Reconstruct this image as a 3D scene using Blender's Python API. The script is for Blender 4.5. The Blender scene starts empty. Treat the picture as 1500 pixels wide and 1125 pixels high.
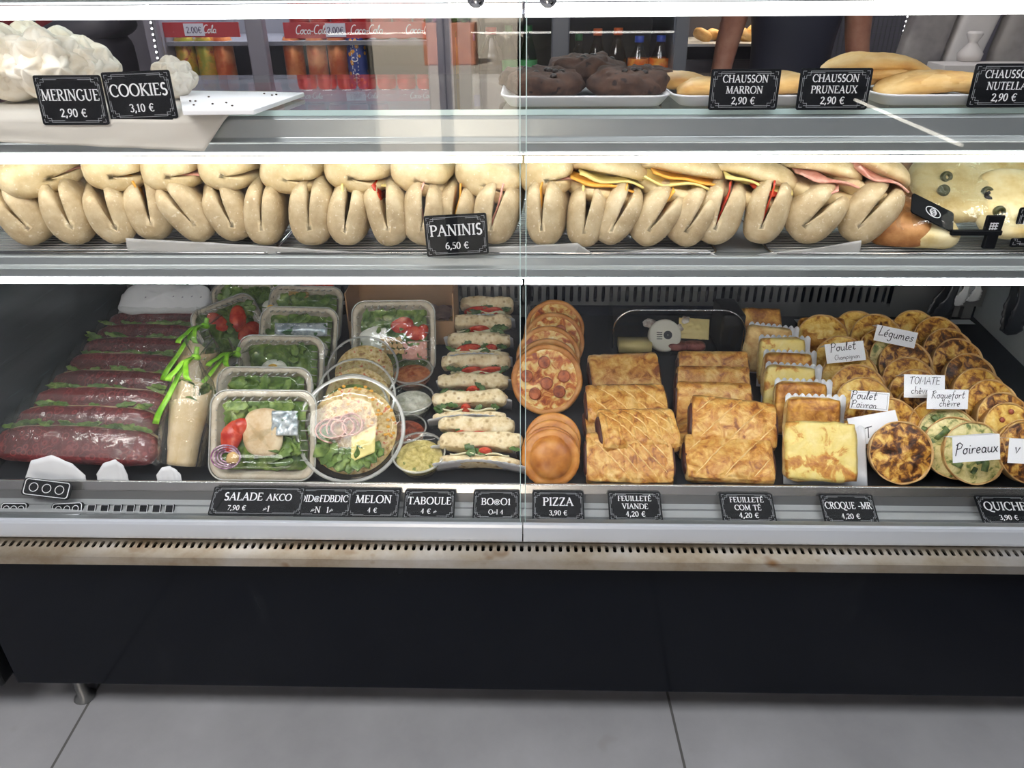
import bpy, math, random
from mathutils import Vector, Matrix, Euler, noise

# ---------------------------------------------------------------- camera
S = bpy.context.scene
COL = S.collection
F_PX, CX, CY = 1083.0, 750.0, 562.5
PITCH, YAW, ROLL = math.radians(28.48), math.radians(1.45), math.radians(0.41)
CAM = Vector((0, -1.0, 1.35))
_fw = Vector((-math.sin(YAW) * math.cos(PITCH), math.cos(YAW) * math.cos(PITCH), -math.sin(PITCH)))
_r0 = Vector((math.cos(YAW), math.sin(YAW), 0))
_u0 = _r0.cross(_fw)
_rt = _r0 * math.cos(ROLL) - _u0 * math.sin(ROLL)
_up = _u0 * math.cos(ROLL) + _r0 * math.sin(ROLL)
cd = bpy.data.cameras.new('camera')
cam = bpy.data.objects.new('camera', cd)
COL.objects.link(cam)
m = Matrix.Identity(4)
for i in range(3):
    m[i][0], m[i][1], m[i][2], m[i][3] = _rt[i], _up[i], -_fw[i], CAM[i]
cam.matrix_world = m
cd.sensor_width = 36
cd.lens = F_PX / 1500 * 36
cd.clip_start, cd.clip_end = 0.02, 200
S.camera = cam

# ---------------------------------------------------------------- exposure
S.view_settings.view_transform = 'Standard'
S.view_settings.look = 'None'
S.view_settings.gamma = 1
S.view_settings.use_curve_mapping = False
S.view_settings.exposure = 0.0
S.cycles.transparent_max_bounces = 40
S.cycles.max_bounces = 8
S.cycles.sample_clamp_indirect = 4

# ---------------------------------------------------------------- sky, sun, unseen fill lights
W = bpy.data.worlds.new('sky')
S.world = W
W.use_nodes = True
W.node_tree.nodes['Background'].inputs[0].default_value = (0.72, 0.85, 1.0, 1)
W.node_tree.nodes['Background'].inputs[1].default_value = 1.6

def lamp(name, kind, loc, rot, energy, col=(1, 1, 1), sx=1, sy=1):
    l = bpy.data.lights.new(name, kind)
    l.energy = energy
    l.color = col
    if kind == 'AREA':
        l.shape = 'RECTANGLE'
        l.size, l.size_y = sx, sy
    o = bpy.data.objects.new(name, l)
    o.location = loc
    o.rotation_euler = [math.radians(a) for a in rot]
    COL.objects.link(o)
    return o

lamp('sun', 'SUN', (0, 0, 6), (-38, -20, 0), 58, (1, .95, .86)).data.angle = 0.01
lamp('ceiling_fill', 'AREA', (-1.3, -1.3, 2.68), (0, 0, 0), 50, (1, .98, .95), 1.6, .7)  # unseen area lights, added to brighten the floor and the back room
lamp('ceiling_fill', 'AREA', (1.1, -1.3, 2.68), (0, 0, 0), 27, (.93, .97, 1), 1.4, .6)
lamp('ceiling_fill', 'AREA', (0.1, 1.15, 2.68), (0, 0, 0), 26, (.97, .96, 1), 3.4, .5)

# ---------------------------------------------------------------- pixel rays
def ray(px, py):
    return _fw + _rt * ((px - CX) / F_PX) - _up * ((py - CY) / F_PX)
def aY(px, py, Y):
    d = ray(px, py)
    return CAM + d * ((Y - CAM.y) / d.y)
def aZ(px, py, z):
    d = ray(px, py)
    return CAM + d * ((z - CAM.z) / d.z)
def zat(py, Y, px=750):
    return aY(px, py, Y).z
DZ0, DY0, DSL = 0.531, 0.10, 0.10          # the deck: height at its front lip, and its rise to the back
def zd(Y):
    return DZ0 + (Y - DY0) * DSL
def deck(px, py, h=0.0):
    d = ray(px, py)
    t = (DZ0 + h + (CAM.y - DY0) * DSL - CAM.z) / (d.z - DSL * d.y)
    return CAM + d * t
def ppm(p):                                   # metres per pixel at a point
    return (Vector(p) - CAM).dot(_fw) / F_PX
R = math.radians
rnd = random.Random(7)

# ---------------------------------------------------------------- materials
def c8(r, g, b):
    def f(v):
        v /= 255
        return v / 12.92 if v <= .04045 else ((v + .055) / 1.055) ** 2.4
    return (f(r), f(g), f(b), 1)

def _nt(name):
    mt = bpy.data.materials.new(name)
    mt.use_nodes = True
    nt = mt.node_tree
    return mt, nt, nt.nodes['Principled BSDF']

def _coord(nt, scale=(1, 1, 1), rand=True):
    tc = nt.nodes.new('ShaderNodeTexCoord')
    mp = nt.nodes.new('ShaderNodeMapping')
    mp.inputs['Scale'].default_value = scale
    nt.links.new(tc.outputs['Object'], mp.inputs['Vector'])
    if rand:
        oi = nt.nodes.new('ShaderNodeObjectInfo')
        vm = nt.nodes.new('ShaderNodeVectorMath')
        vm.operation = 'SCALE'
        vm.inputs[0].default_value = (37, 53, 71)
        nt.links.new(oi.outputs['Random'], vm.inputs['Scale'])
        nt.links.new(vm.outputs[0], mp.inputs['Location'])
    return mp.outputs[0]

def _noise(nt, vec, scale, detail=3, rough=.55, dist=0):
    n = nt.nodes.new('ShaderNodeTexNoise')
    n.inputs['Scale'].default_value = scale
    n.inputs['Detail'].default_value = detail
    n.inputs['Roughness'].default_value = rough
    n.inputs['Distortion'].default_value = dist
    nt.links.new(vec, n.inputs['Vector'])
    return n.outputs[0]

def _ramp(nt, fac, stops):
    r = nt.nodes.new('ShaderNodeValToRGB')
    el = r.color_ramp.elements
    while len(el) < len(stops):
        el.new(.5)
    for e, (p, c) in zip(el, stops):
        e.position = p
        e.color = c
    nt.links.new(fac, r.inputs[0])
    return r.outputs[0]

def _mixc(nt, fac, a, b, mode='MIX'):
    mx = nt.nodes.new('ShaderNodeMix')
    mx.data_type = 'RGBA'
    mx.blend_type = mode
    for sock, v in ((mx.inputs[0], fac), (mx.inputs[6], a), (mx.inputs[7], b)):
        if isinstance(v, (int, float, tuple)):
            sock.default_value = v
        else:
            nt.links.new(v, sock)
    return mx.outputs[2]

def mat(name, col, rough=.5, metal=0, stops=None, scale=20, detail=4, dist=0, stretch=(1, 1, 1), spots=None, bump=0, bscale=80,
        spec=None, emit=None, coat=0, sss=0, rand=True, cells=None):
    """plain colour, or a noise ramp (stops), optional spots = (colour, scale, lo, hi), cells = (colour, scale, lo, hi) of round holes"""
    mt, nt, b = _nt(name)
    b.inputs['Roughness'].default_value = rough
    b.inputs['Metallic'].default_value = metal
    b.inputs['Base Color'].default_value = col
    if spec is not None:
        b.inputs['Specular IOR Level'].default_value = spec
    if coat:
        b.inputs['Coat Weight'].default_value = coat
        b.inputs['Coat Roughness'].default_value = .15
    if sss:
        b.inputs['Subsurface Weight'].default_value = sss
        b.inputs['Subsurface Radius'].default_value = (.01, .006, .003)
    vec = None
    if stops or spots or bump or cells:
        vec = _coord(nt, stretch, rand)
    c = col
    if stops:
        c = _ramp(nt, _noise(nt, vec, scale, detail, .6, dist), stops)
    if spots:
        sc, ss, lo, hi = spots
        f = _ramp(nt, _noise(nt, vec, ss, 2), [(lo, (0, 0, 0, 1)), (hi, (1, 1, 1, 1))])
        c = _mixc(nt, f, c, sc)
    if cells:
        sc, ss, lo, hi = cells
        v = nt.nodes.new('ShaderNodeTexVoronoi')
        v.inputs['Scale'].default_value = ss
        nt.links.new(vec, v.inputs['Vector'])
        f = _ramp(nt, v.outputs['Distance'], [(lo, (1, 1, 1, 1)), (hi, (0, 0, 0, 1))])
        c = _mixc(nt, f, c, sc)
    if not isinstance(c, tuple):
        nt.links.new(c, b.inputs['Base Color'])
    if bump:
        bp = nt.nodes.new('ShaderNodeBump')
        bp.inputs['Strength'].default_value = bump
        bp.inputs['Distance'].default_value = .002
        nt.links.new(_noise(nt, vec, bscale, 4), bp.inputs['Height'])
        nt.links.new(bp.outputs[0], b.inputs['Normal'])
    if emit:
        b.inputs['Emission Color'].default_value = col
        b.inputs['Emission Strength'].default_value = emit
    return mt

def clear(name, tint=(1, 1, 1, 1), f0=.04, rough=.0, bump=0, bscale=30, haze=None):
    """thin clear sheet: what is behind it, plus a mirror share that grows at grazing angles"""
    mt = bpy.data.materials.new(name)
    mt.use_nodes = True
    nt = mt.node_tree
    nt.nodes.clear()
    out = nt.nodes.new('ShaderNodeOutputMaterial')
    tr = nt.nodes.new('ShaderNodeBsdfTransparent')
    tr.inputs[0].default_value = tint
    gl = nt.nodes.new('ShaderNodeBsdfGlossy')
    gl.inputs['Roughness'].default_value = rough
    ge = nt.nodes.new('ShaderNodeNewGeometry')
    nrm = ge.outputs['Normal']
    if bump:
        bp = nt.nodes.new('ShaderNodeBump')
        bp.inputs['Strength'].default_value = bump
        bp.inputs['Distance'].default_value = .004
        nt.links.new(_noise(nt, _coord(nt), bscale, 3, .5, .6), bp.inputs['Height'])
        nrm = bp.outputs[0]
        nt.links.new(nrm, gl.inputs['Normal'])
    def mth(op, a, b=None):
        n = nt.nodes.new('ShaderNodeMath')
        n.operation = op
        for s, v in zip(n.inputs, (a, b)):
            if v is None:
                continue
            if isinstance(v, (int, float)):
                s.default_value = v
            else:
                nt.links.new(v, s)
        return n.outputs[0]
    dt = nt.nodes.new('ShaderNodeVectorMath')
    dt.operation = 'DOT_PRODUCT'
    nt.links.new(ge.outputs['Incoming'], dt.inputs[0])
    nt.links.new(nrm, dt.inputs[1])
    k = mth('POWER', mth('SUBTRACT', 1.0, mth('MINIMUM', mth('ABSOLUTE', dt.outputs['Value']), 1.0)), 5.0)
    fac = mth('ADD', mth('MULTIPLY', k, 1 - f0), f0)
    base = tr.outputs[0]
    if haze:
        df = nt.nodes.new('ShaderNodeMixShader')
        df.inputs[0].default_value = .45 if len(haze) > 2 else 0
        for q_, kind_ in ((1, 'ShaderNodeBsdfDiffuse'), (2, 'ShaderNodeBsdfTranslucent')):
            d_ = nt.nodes.new(kind_)
            d_.inputs[0].default_value = haze[0]
            nt.links.new(d_.outputs[0], df.inputs[q_])
        m0 = nt.nodes.new('ShaderNodeMixShader')
        m0.inputs[0].default_value = haze[1]
        nt.links.new(base, m0.inputs[1])
        nt.links.new(df.outputs[0], m0.inputs[2])
        base = m0.outputs[0]
    mx = nt.nodes.new('ShaderNodeMixShader')
    nt.links.new(fac, mx.inputs[0])
    nt.links.new(base, mx.inputs[1])
    nt.links.new(gl.outputs[0], mx.inputs[2])
    nt.links.new(mx.outputs[0], out.inputs[0])
    return mt

# ---------------------------------------------------------------- mesh building
class MB:
    def __init__(s):
        s.v, s.f = [], []
    def add(s, vs, fs, M=None):
        n = len(s.v)
        s.v += [tuple(M @ Vector(p)) if M else tuple(p) for p in vs]
        s.f += [tuple(i + n for i in f) for f in fs]
        return s
    def box(s, x0, x1, y0, y1, z0, z1, M=None):
        vs = [(x, y, z) for z in (z0, z1) for y in (y0, y1) for x in (x0, x1)]
        return s.add(vs, [(0, 2, 3, 1), (4, 5, 7, 6), (0, 1, 5, 4), (2, 6, 7, 3), (0, 4, 6, 2), (1, 3, 7, 5)], M)
    def loft(s, rings, caps=True, closed=True, M=None):
        n = len(rings[0])
        vs = [p for r in rings for p in r]
        fs = []
        for i in range(len(rings) - 1):
            for j in range(n if closed else n - 1):
                k = (j + 1) % n
                fs.append((i * n + j, i * n + k, (i + 1) * n + k, (i + 1) * n + j))
        if caps:
            fs.append(tuple(range(n))[::-1])
            fs.append(tuple(range((len(rings) - 1) * n, len(rings) * n)))
        return s.add(vs, fs, M)
    def lathe(s, prof, n=32, M=None, caps=True):
        rings = [[(r * math.cos(2 * math.pi * j / n), r * math.sin(2 * math.pi * j / n), z) for j in range(n)] for r, z in prof]
        return s.loft(rings, caps, True, M)
    def tube(s, pts, r, n=8, M=None):
        pts = [Vector(p) for p in pts]
        rings = []
        up = Vector((0, 0, 1))
        for i, p in enumerate(pts):
            t = (pts[min(i + 1, len(pts) - 1)] - pts[max(i - 1, 0)]).normalized()
            a = t.cross(up)
            if a.length < .1:
                a = t.cross(Vector((1, 0, 0)))
            a.normalize()
            b = a.cross(t)
            rr = r[i] if isinstance(r, (list, tuple)) else r
            rings.append([p + (a * math.cos(2 * math.pi * k / n) + b * math.sin(2 * math.pi * k / n)) * rr for k in range(n)])
        return s.loft(rings, True, True, M)
    def sheet(s, fn, nu, nv, M=None):
        vs = [fn(i / nu, j / nv) for j in range(nv + 1) for i in range(nu + 1)]
        fs = [(j * (nu + 1) + i, j * (nu + 1) + i + 1, (j + 1) * (nu + 1) + i + 1, (j + 1) * (nu + 1) + i) for j in range(nv) for i in range(nu)]
        return s.add(vs, fs, M)
    def blob(s, rx, ry, rz, ex=1, ez=1, nu=24, nv=14, lump=0, lscale=30, seed=0, M=None, fn=None):
        def sp(c, e):
            return math.copysign(abs(c) ** e, c)
        rings = []
        for j in range(nv + 1):
            b = -math.pi / 2 + math.pi * j / nv
            if j in (0, nv):
                b *= .999
            ring = []
            for i in range(nu):
                a = 2 * math.pi * i / nu
                p = Vector((rx * sp(math.cos(b), ez) * sp(math.cos(a), ex), ry * sp(math.cos(b), ez) * sp(math.sin(a), ex), rz * sp(math.sin(b), ez)))
                if lump:
                    p += p.normalized() * lump * noise.noise(p * lscale + Vector((seed * 3.1, seed * 1.7, seed)))
                if fn:
                    p = fn(p)
                ring.append(p)
            rings.append(ring)
        return s.loft(rings, True, True, M)
    def build(s, name, material, parent=None, smooth=True, solid=0, bevel=0, sub=0, off=0):
        me = bpy.data.meshes.new(name)
        me.from_pydata(s.v, [], s.f)
        me.validate()
        if smooth:
            me.polygons.foreach_set('use_smooth', [True] * len(me.polygons))
        me.materials.append(material)
        o = bpy.data.objects.new(name, me)
        COL.objects.link(o)
        if parent:
            o.parent = parent
        if bevel:
            md = o.modifiers.new('b', 'BEVEL')
            md.width = bevel
            md.segments = 3
            md.limit_method = 'ANGLE'
            md.harden_normals = False
        if solid:
            md = o.modifiers.new('s', 'SOLIDIFY')
            md.thickness = solid
            md.offset = off
        if sub:
            md = o.modifiers.new('d', 'SUBSURF')
            md.levels = md.render_levels = sub
        return o

def tag(o, label=None, cat=None, group=None, kind=None):
    for k, v in (('label', label), ('category', cat), ('group', group), ('kind', kind)):
        if v:
            o[k] = v
    return o
def thing(name, loc, rot=(0, 0, 0), label=None, cat=None, group=None):
    o = bpy.data.objects.new(name, None)
    o.empty_display_size = .02
    o.location = loc
    o.rotation_euler = Euler([R(a) for a in rot], 'XYZ')
    COL.objects.link(o)
    return tag(o, label, cat, group)
def face_cam_rot(tilt, rz=0, ry=0):
    """+Z of the thing tipped towards the customer by tilt, then turned by rz about the vertical"""
    return (tilt, ry, rz)
def nz(x, y, z=0):
    return noise.noise(Vector((x, y, z)))
ORD = 'first second third fourth fifth sixth seventh eighth ninth tenth eleventh twelfth thirteenth fourteenth fifteenth sixteenth seventeenth eighteenth nineteenth twentieth twenty-first twenty-second'.split()
# ---------------------------------------------------------------- lettering (stroke glyphs, so no font file is needed)
def _arc(cx, cy, rx, ry, a0, a1, n=12):
    return [(cx + rx * math.cos(R(a0 + (a1 - a0) * i / n)), cy + ry * math.sin(R(a0 + (a1 - a0) * i / n))) for i in range(n + 1)]
# glyph: width, list of (weight, points); weight a = by direction, n = thin, k = thick; then serif centres
GL = {
 'A': (.76, [('n', [(.06, 0), (.38, 1)]), ('k', [(.36, 1), (.68, 0)]), ('n', [(.17, .36), (.57, .36)])], [(.06, 0), (.68, 0)]),
 'B': (.64, [('k', [(.12, 0), (.12, 1)]), ('a', [(.12, 1)] + _arc(.3, .76, .2, .24, 90, -90) + [(.12, .52)]), ('a', [(.3, .52)] + _arc(.32, .26, .24, .26, 90, -90) + [(.12, 0)])], [(.1, 0), (.1, 1)]),
 'C': (.72, [('a', _arc(.42, .5, .36, .52, 48, 312)), ('n', [(.67, .9), (.67, .7)])], []),
 'D': (.8, [('k', [(.12, 0), (.12, 1)]), ('a', [(.12, 1)] + _arc(.34, .5, .4, .5, 90, -90, 16) + [(.12, 0)])], [(.1, 0), (.1, 1)]),
 'E': (.58, [('k', [(.12, 0), (.12, 1)]), ('n', [(.05, 1), (.52, 1), (.52, .84)]), ('n', [(.12, .52), (.42, .52)]), ('n', [(.05, 0), (.53, 0), (.55, .18)])], []),
 'F': (.54, [('k', [(.12, 0), (.12, 1)]), ('n', [(.05, 1), (.5, 1), (.5, .84)]), ('n', [(.12, .52), (.4, .52)])], [(.12, 0)]),
 'G': (.78, [('a', _arc(.42, .5, .36, .52, 48, 318)), ('k', [(.68, .1), (.68, .42)]), ('n', [(.56, .42), (.76, .42)])], []),
 'H': (.8, [('k', [(.13, 0), (.13, 1)]), ('k', [(.67, 0), (.67, 1)]), ('n', [(.13, .52), (.67, .52)])], [(.13, 0), (.13, 1), (.67, 0), (.67, 1)]),
 'I': (.28, [('k', [(.14, 0), (.14, 1)])], [(.14, 0), (.14, 1)]),
 'J': (.36, [('a', [(.22, 1), (.22, .1), (.14, -.12), (.02, -.14)])], [(.22, 1)]),
 'K': (.72, [('k', [(.13, 0), (.13, 1)]), ('n', [(.13, .46), (.58, 1)]), ('k', [(.26, .58), (.66, 0)])], [(.13, 0), (.13, 1), (.58, 1), (.64, 0)]),
 'L': (.56, [('k', [(.13, 0), (.13, 1)]), ('n', [(.05, 0), (.5, 0), (.53, .18)])], [(.13, 1)]),
 'M': (.94, [('n', [(.12, 0), (.16, 1)]), ('k', [(.16, 1), (.46, .04)]), ('n', [(.46, .04), (.77, 1)]), ('k', [(.77, 1), (.82, 0)])], [(.12, 0), (.12, 1), (.82, 0), (.8, 1)]),
 'N': (.82, [('n', [(.13, 0), (.13, 1)]), ('k', [(.13, 1), (.68, 0)]), ('n', [(.68, 0), (.68, 1)])], [(.13, 0), (.1, 1), (.68, 1)]),
 'O': (.84, [('a', _arc(.42, .5, .37, .52, 0, 360, 24))], []),
 'P': (.6, [('k', [(.12, 0), (.12, 1)]), ('a', [(.12, 1)] + _arc(.3, .74, .24, .26, 90, -90) + [(.12, .48)])], [(.12, 0), (.1, 1)]),
 'Q': (.86, [('a', _arc(.42, .5, .37, .52, 0, 360, 24)), ('k', [(.42, .0), (.62, -.18), (.9, -.24)])], []),
 'R': (.68, [('k', [(.12, 0), (.12, 1)]), ('a', [(.12, 1)] + _arc(.3, .76, .22, .24, 90, -90) + [(.12, .52)]), ('k', [(.3, .52), (.62, 0)])], [(.12, 0), (.1, 1), (.62, 0)]),
 'S': (.52, [('k', _arc(.26, .75, .18, .26, 50, 250, 9) + _arc(.26, .25, .2, .26, 80, -140, 10))], []),
 'T': (.66, [('k', [(.33, 0), (.33, 1)]), ('n', [(.03, .84), (.04, 1), (.62, 1), (.63, .84)])], [(.33, 0)]),
 'U': (.78, [('k', [(.14, 1), (.14, .35)] + _arc(.39, .3, .25, .31, 180, 270, 6)), ('n', _arc(.39, .3, .25, .31, 270, 360, 6) + [(.64, 1)])], [(.14, 1), (.64, 1)]),
 'V': (.74, [('k', [(.08, 1), (.38, 0)]), ('n', [(.38, 0), (.66, 1)])], [(.08, 1), (.66, 1)]),
 'X': (.72, [('k', [(.08, 1), (.64, 0)]), ('n', [(.1, 0), (.6, 1)])], [(.08, 1), (.6, 1), (.1, 0), (.64, 0)]),
 'Z': (.66, [('n', [(.08, .84), (.08, 1), (.58, 1)]), ('k', [(.56, 1), (.08, 0)]), ('n', [(.06, 0), (.58, 0), (.6, .18)])], []),
 '0': (.54, [('a', _arc(.27, .46, .21, .48, 0, 360, 20))], []),
 '1': (.4, [('k', [(.2, 0), (.2, .94)]), ('n', [(.2, .94), (.06, .8)])], [(.2, 0)]),
 '2': (.52, [('a', _arc(.25, .68, .19, .26, 160, -20, 9) + [(.06, 0)]), ('k', [(.06, .02), (.48, .02)])], []),
 '3': (.5, [('a', _arc(.22, .72, .18, .22, 150, -80, 9)), ('a', _arc(.22, .25, .22, .26, 90, -140, 10))], []),
 '4': (.56, [('k', [(.36, 0), (.36, .94)]), ('n', [(.36, .94), (.04, .28), (.5, .28)])], []),
 '5': (.5, [('n', [(.44, .94), (.14, .94), (.1, .54)]), ('a', _arc(.22, .29, .22, .28, 110, -140, 10))], []),
 '6': (.54, [('a', _arc(.46, .3, .4, .66, 100, 180, 6) + _arc(.27, .28, .2, .28, 180, 520, 16))], []),
 '7': (.5, [('k', [(.05, .9), (.46, .9)]), ('n', [(.46, .9), (.16, 0)])], []),
 '9': (.54, [('a', _arc(.27, .66, .2, .28, 0, 340, 16) + [(.47, .62), (.4, .25), (.12, -.02)])], []),
 ',': (.24, [('k', [(.13, .1), (.12, -.02), (.05, -.16)])], []),
 '.': (.24, [('k', [(.1, .0), (.1, .12)])], []),
 '-': (.4, [('k', [(.06, .36), (.34, .36)])], []),
 '€': (.66, [('a', _arc(.4, .46, .26, .48, 50, 310, 14)), ('n', [(.02, .54), (.5, .54)]), ('n', [(.02, .4), (.47, .4)])], []),
 '@': (.8, [('n', _arc(.4, .4, .36, .42, 20, 330, 16)), ('a', _arc(.4, .4, .16, .2, 0, 360, 12))], []),
 '~': (.5, [('n', [(.02, .1), (.12, .5), (.2, .2), (.3, .7), (.38, .25), (.48, .5)])], []),
 ' ': (.34, [], []),
}
GL['É'] = (GL['E'][0], GL['E'][1] + [('k', [(.24, 1.1), (.4, 1.26)])], GL['E'][2])
# handwriting: thin monoline letters
HW = {
 'L': (.5, [[(.1, 1), (.06, .1), (.06, 0), (.5, .08)]]), 'P': (.6, [[(.14, .95), (.05, -.1)], [(.02, .8), (.3, 1), (.55, .8), (.45, .5), (.1, .45)]]),
 'R': (.62, [[(.14, .95), (.05, 0)], [(.02, .85), (.35, 1), (.5, .8), (.1, .5), (.55, 0)]]), 'C': (.6, [_arc(.36, .5, .3, .5, 60, 300, 10)]),
 'T': (.6, [[(.3, 1), (.26, 0)], [(0, .92), (.62, 1)]]), 'O': (.66, [_arc(.33, .5, .28, .48, 90, 450, 14)]), 'M': (.8, [[(.04, 0), (.12, 1), (.38, .3), (.66, 1), (.74, 0)]]),
 'A': (.66, [[(.02, 0), (.34, 1), (.62, 0)], [(.12, .4), (.54, .42)]]), 'E': (.55, [[(.5, .96), (.08, .98), (.06, 0), (.5, .04)], [(.08, .5), (.42, .52)]]),
 'a': (.46, [_arc(.2, .24, .17, .23, 40, 400, 10) + [(.38, .42), (.38, .05), (.46, .0)]]), 'e': (.42, [[(.03, .22), (.36, .28)] + _arc(.2, .24, .16, .24, 10, 310, 9)]),
 'g': (.44, [_arc(.2, .26, .17, .22, 40, 400, 10) + [(.37, .45), (.36, -.3), (.2, -.42), (.04, -.3)]]), 'u': (.48, [[(.04, .45), (.06, .1), (.18, 0), (.36, .12), (.38, .46), (.38, .04), (.48, 0)]]),
 'm': (.66, [[(.05, 0), (.06, .46), (.08, .34), (.2, .46), (.28, .36), (.28, 0), (.3, .34), (.42, .46), (.52, .34), (.54, 0), (.64, .02)]]),
 'n': (.46, [[(.05, 0), (.06, .46), (.08, .32), (.22, .47), (.34, .34), (.35, .04), (.46, .02)]]), 's': (.38, [[(.32, .42), (.14, .46), (.06, .34), (.3, .16), (.24, .02), (.02, .04)]]),
 'o': (.44, [_arc(.2, .23, .17, .23, 90, 450, 12) + [(.42, .44)]]), 'l': (.26, [[(.04, .1), (.2, .8), (.16, 1), (.08, .9), (.08, .1), (.16, 0), (.26, .1)]]),
 't': (.36, [[(.18, .9), (.14, .1), (.22, 0), (.34, .1)], [(.02, .56), (.36, .6)]]), 'h': (.46, [[(.05, 1), (.05, 0), (.08, .3), (.22, .46), (.34, .34), (.35, 0), (.46, .02)]]),
 'p': (.46, [[(.08, .46), (.05, -.42)], [(.07, .3)] + _arc(.22, .24, .17, .23, 150, -150, 9)]), 'i': (.2, [[(.08, .45), (.08, .06), (.18, .02)], [(.09, .66), (.1, .7)]]),
 'q': (.46, [_arc(.2, .24, .17, .23, 40, 400, 10) + [(.38, .44), (.36, -.4), (.46, -.3)]]), 'r': (.36, [[(.06, .44), (.07, 0), (.08, .3), (.2, .46), (.34, .42)]]),
 'f': (.36, [[(.34, .95), (.2, 1), (.14, .8), (.14, -.3)], [(.02, .46), (.32, .5)]]), 'v': (.42, [[(.04, .45), (.18, .02), (.36, .46)]]), 'c': (.4, [_arc(.2, .23, .17, .23, 50, 310, 9)]),
 'x': (.42, [[(.04, .45), (.36, 0)], [(.36, .45), (.02, 0)]]), '-': (.3, [[(.04, .3), (.26, .3)]]), ' ': (.3, []), '_': (.1, []),
}
HW['é'] = (HW['e'][0], HW['e'][1] + [[(.18, .58), (.34, .78)]])
HW['è'] = (HW['e'][0], HW['e'][1] + [[(.12, .78), (.26, .58)]])

def _ribbon(mb, pts, wf, M, z):
    pts = [Vector((p[0], p[1])) for p in pts]
    n = len(pts)
    L, Rr = [], []
    for i, p in enumerate(pts):
        t = pts[min(i + 1, n - 1)] - pts[max(i - 1, 0)]
        if t.length < 1e-9:
            t = Vector((1, 0))
        t.normalize()
        w = wf(t) / 2
        q = Vector((-t.y, t.x)) * w
        ext = -t * w * .5 if i == 0 else (t * w * .5 if i == n - 1 else Vector((0, 0)))
        L.append((p.x + q.x + ext.x, p.y + q.y + ext.y, z))
        Rr.append((p.x - q.x + ext.x, p.y - q.y + ext.y, z))
    fs = [(i, n + i, n + i + 1, i + 1) for i in range(n - 1)]
    mb.add(L + Rr, fs, M)

def text_mb(mb, s, size, x=0, y=0, z=0, hand=False, align='c', thick=.15, thin=.085, shear=0, space=.06, maxw=None, M0=None, wide=1.0):
    """writes s into mb in the XY plane, baseline at y"""
    D = HW if hand else GL
    gl = [D.get(ch, D[' ']) for ch in s]
    w = sum(g[0] + space for g in gl) - space
    k = size
    w *= 1.0
    kx = size * wide if not maxw or w * size * wide <= maxw else maxw / w
    x0 = x - (w * kx / 2 if align == 'c' else (w * kx if align == 'r' else 0))
    for ch, g in zip(s, gl):
        M = Matrix(((kx, shear * kx, 0, x0), (0, k, 0, y), (0, 0, 1, z), (0, 0, 0, 1)))
        if M0:
            M = M0 @ M
        if hand:
            for pts in g[1]:
                _ribbon(mb, pts, lambda t: thin, M, 0)
        else:
            for wt, pts in g[1]:
                wf = {'n': lambda t: thin, 'k': lambda t: thick, 'a': lambda t: thin + (thick - thin) * abs(t.y) ** 1.3}[wt]
                _ribbon(mb, pts, wf, M, 0)
            for sx, sy in g[2]:
                _ribbon(mb, [(sx - .12, sy), (sx + .12, sy)], lambda t: thin * .8, M, 0)
        x0 += (g[0] + space) * kx
    return mb

def rounded_rect(w, h, r, n=5):
    pts = []
    for cx, cy, a in ((w / 2 - r, h / 2 - r, 0), (-w / 2 + r, h / 2 - r, 90), (-w / 2 + r, -h / 2 + r, 180), (w / 2 - r, -h / 2 + r, 270)):
        pts += [(cx + r * math.cos(R(a + 90 * i / n)), cy + r * math.sin(R(a + 90 * i / n))) for i in range(n + 1)]
    return pts
def slab(mb, outline, z0, z1, M=None):
    return mb.loft([[(x, y, z0) for x, y in outline], [(x, y, z1) for x, y in outline]], True, True, M)
# ---------------------------------------------------------------- materials
M_ = {}
def mk(n, *a, **k):
    M_[n] = mat(n, *a, **k)
mk('floor_tile', c8(164, 164, 169), .5, stops=[(.3, c8(152, 152, 156)), (.55, c8(166, 166, 170)), (.75, c8(177, 177, 182))], scale=3.5, detail=7, rand=False, bump=.04, bscale=220, spots=(c8(150, 148, 146), 9, .68, .8))
mk('black_gloss', c8(6, 10, 19), .1, spots=(c8(24, 27, 32), 14, .66, .82), stretch=(1, 1, .35), spec=.17)
mk('black_matt', c8(16, 17, 20), .45)
mk('steel_worn', c8(200, 196, 188), .34, .85, stops=[(.35, c8(158, 138, 112)), (.5, c8(186, 174, 156)), (.65, c8(202, 196, 188))], scale=7, detail=7, stretch=(1, 1, 1), spots=(c8(140, 105, 70), 16, .62, .74), rand=False, bump=.08, bscale=90)
mk('black_hole', c8(5, 5, 8), .9, spec=.0)
mk('steel', c8(190, 190, 188), .25, .9, stretch=(.3, 8, 8), bump=.05, bscale=60)
mk('alu_white', c8(200, 206, 216), .32, .25, bump=.02, bscale=120)
mk('alu_grey', c8(146, 152, 154), .3, .55)
mk('shelf_grey', c8(168, 172, 174), .35, .3)
mk('dark_inside', c8(34, 38, 44), .5)
mk('dark_blue', c8(20, 26, 40), .25)
mk('grille_grey', c8(118, 119, 120), .4, .5)
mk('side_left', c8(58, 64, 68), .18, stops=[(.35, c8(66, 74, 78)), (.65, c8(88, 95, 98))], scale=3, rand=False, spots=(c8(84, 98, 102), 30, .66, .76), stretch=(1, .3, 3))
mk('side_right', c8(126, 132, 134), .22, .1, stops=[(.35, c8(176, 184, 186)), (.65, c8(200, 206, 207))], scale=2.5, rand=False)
mk('white_enamel', c8(205, 210, 214), .35)
mk('chrome', c8(215, 215, 215), .12, 1)
mk('wire', c8(205, 205, 200), .3, .6)
mk('rubber', c8(40, 42, 46), .6)
mk('led', (1, 1, .985, 1), emit=6)
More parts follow.
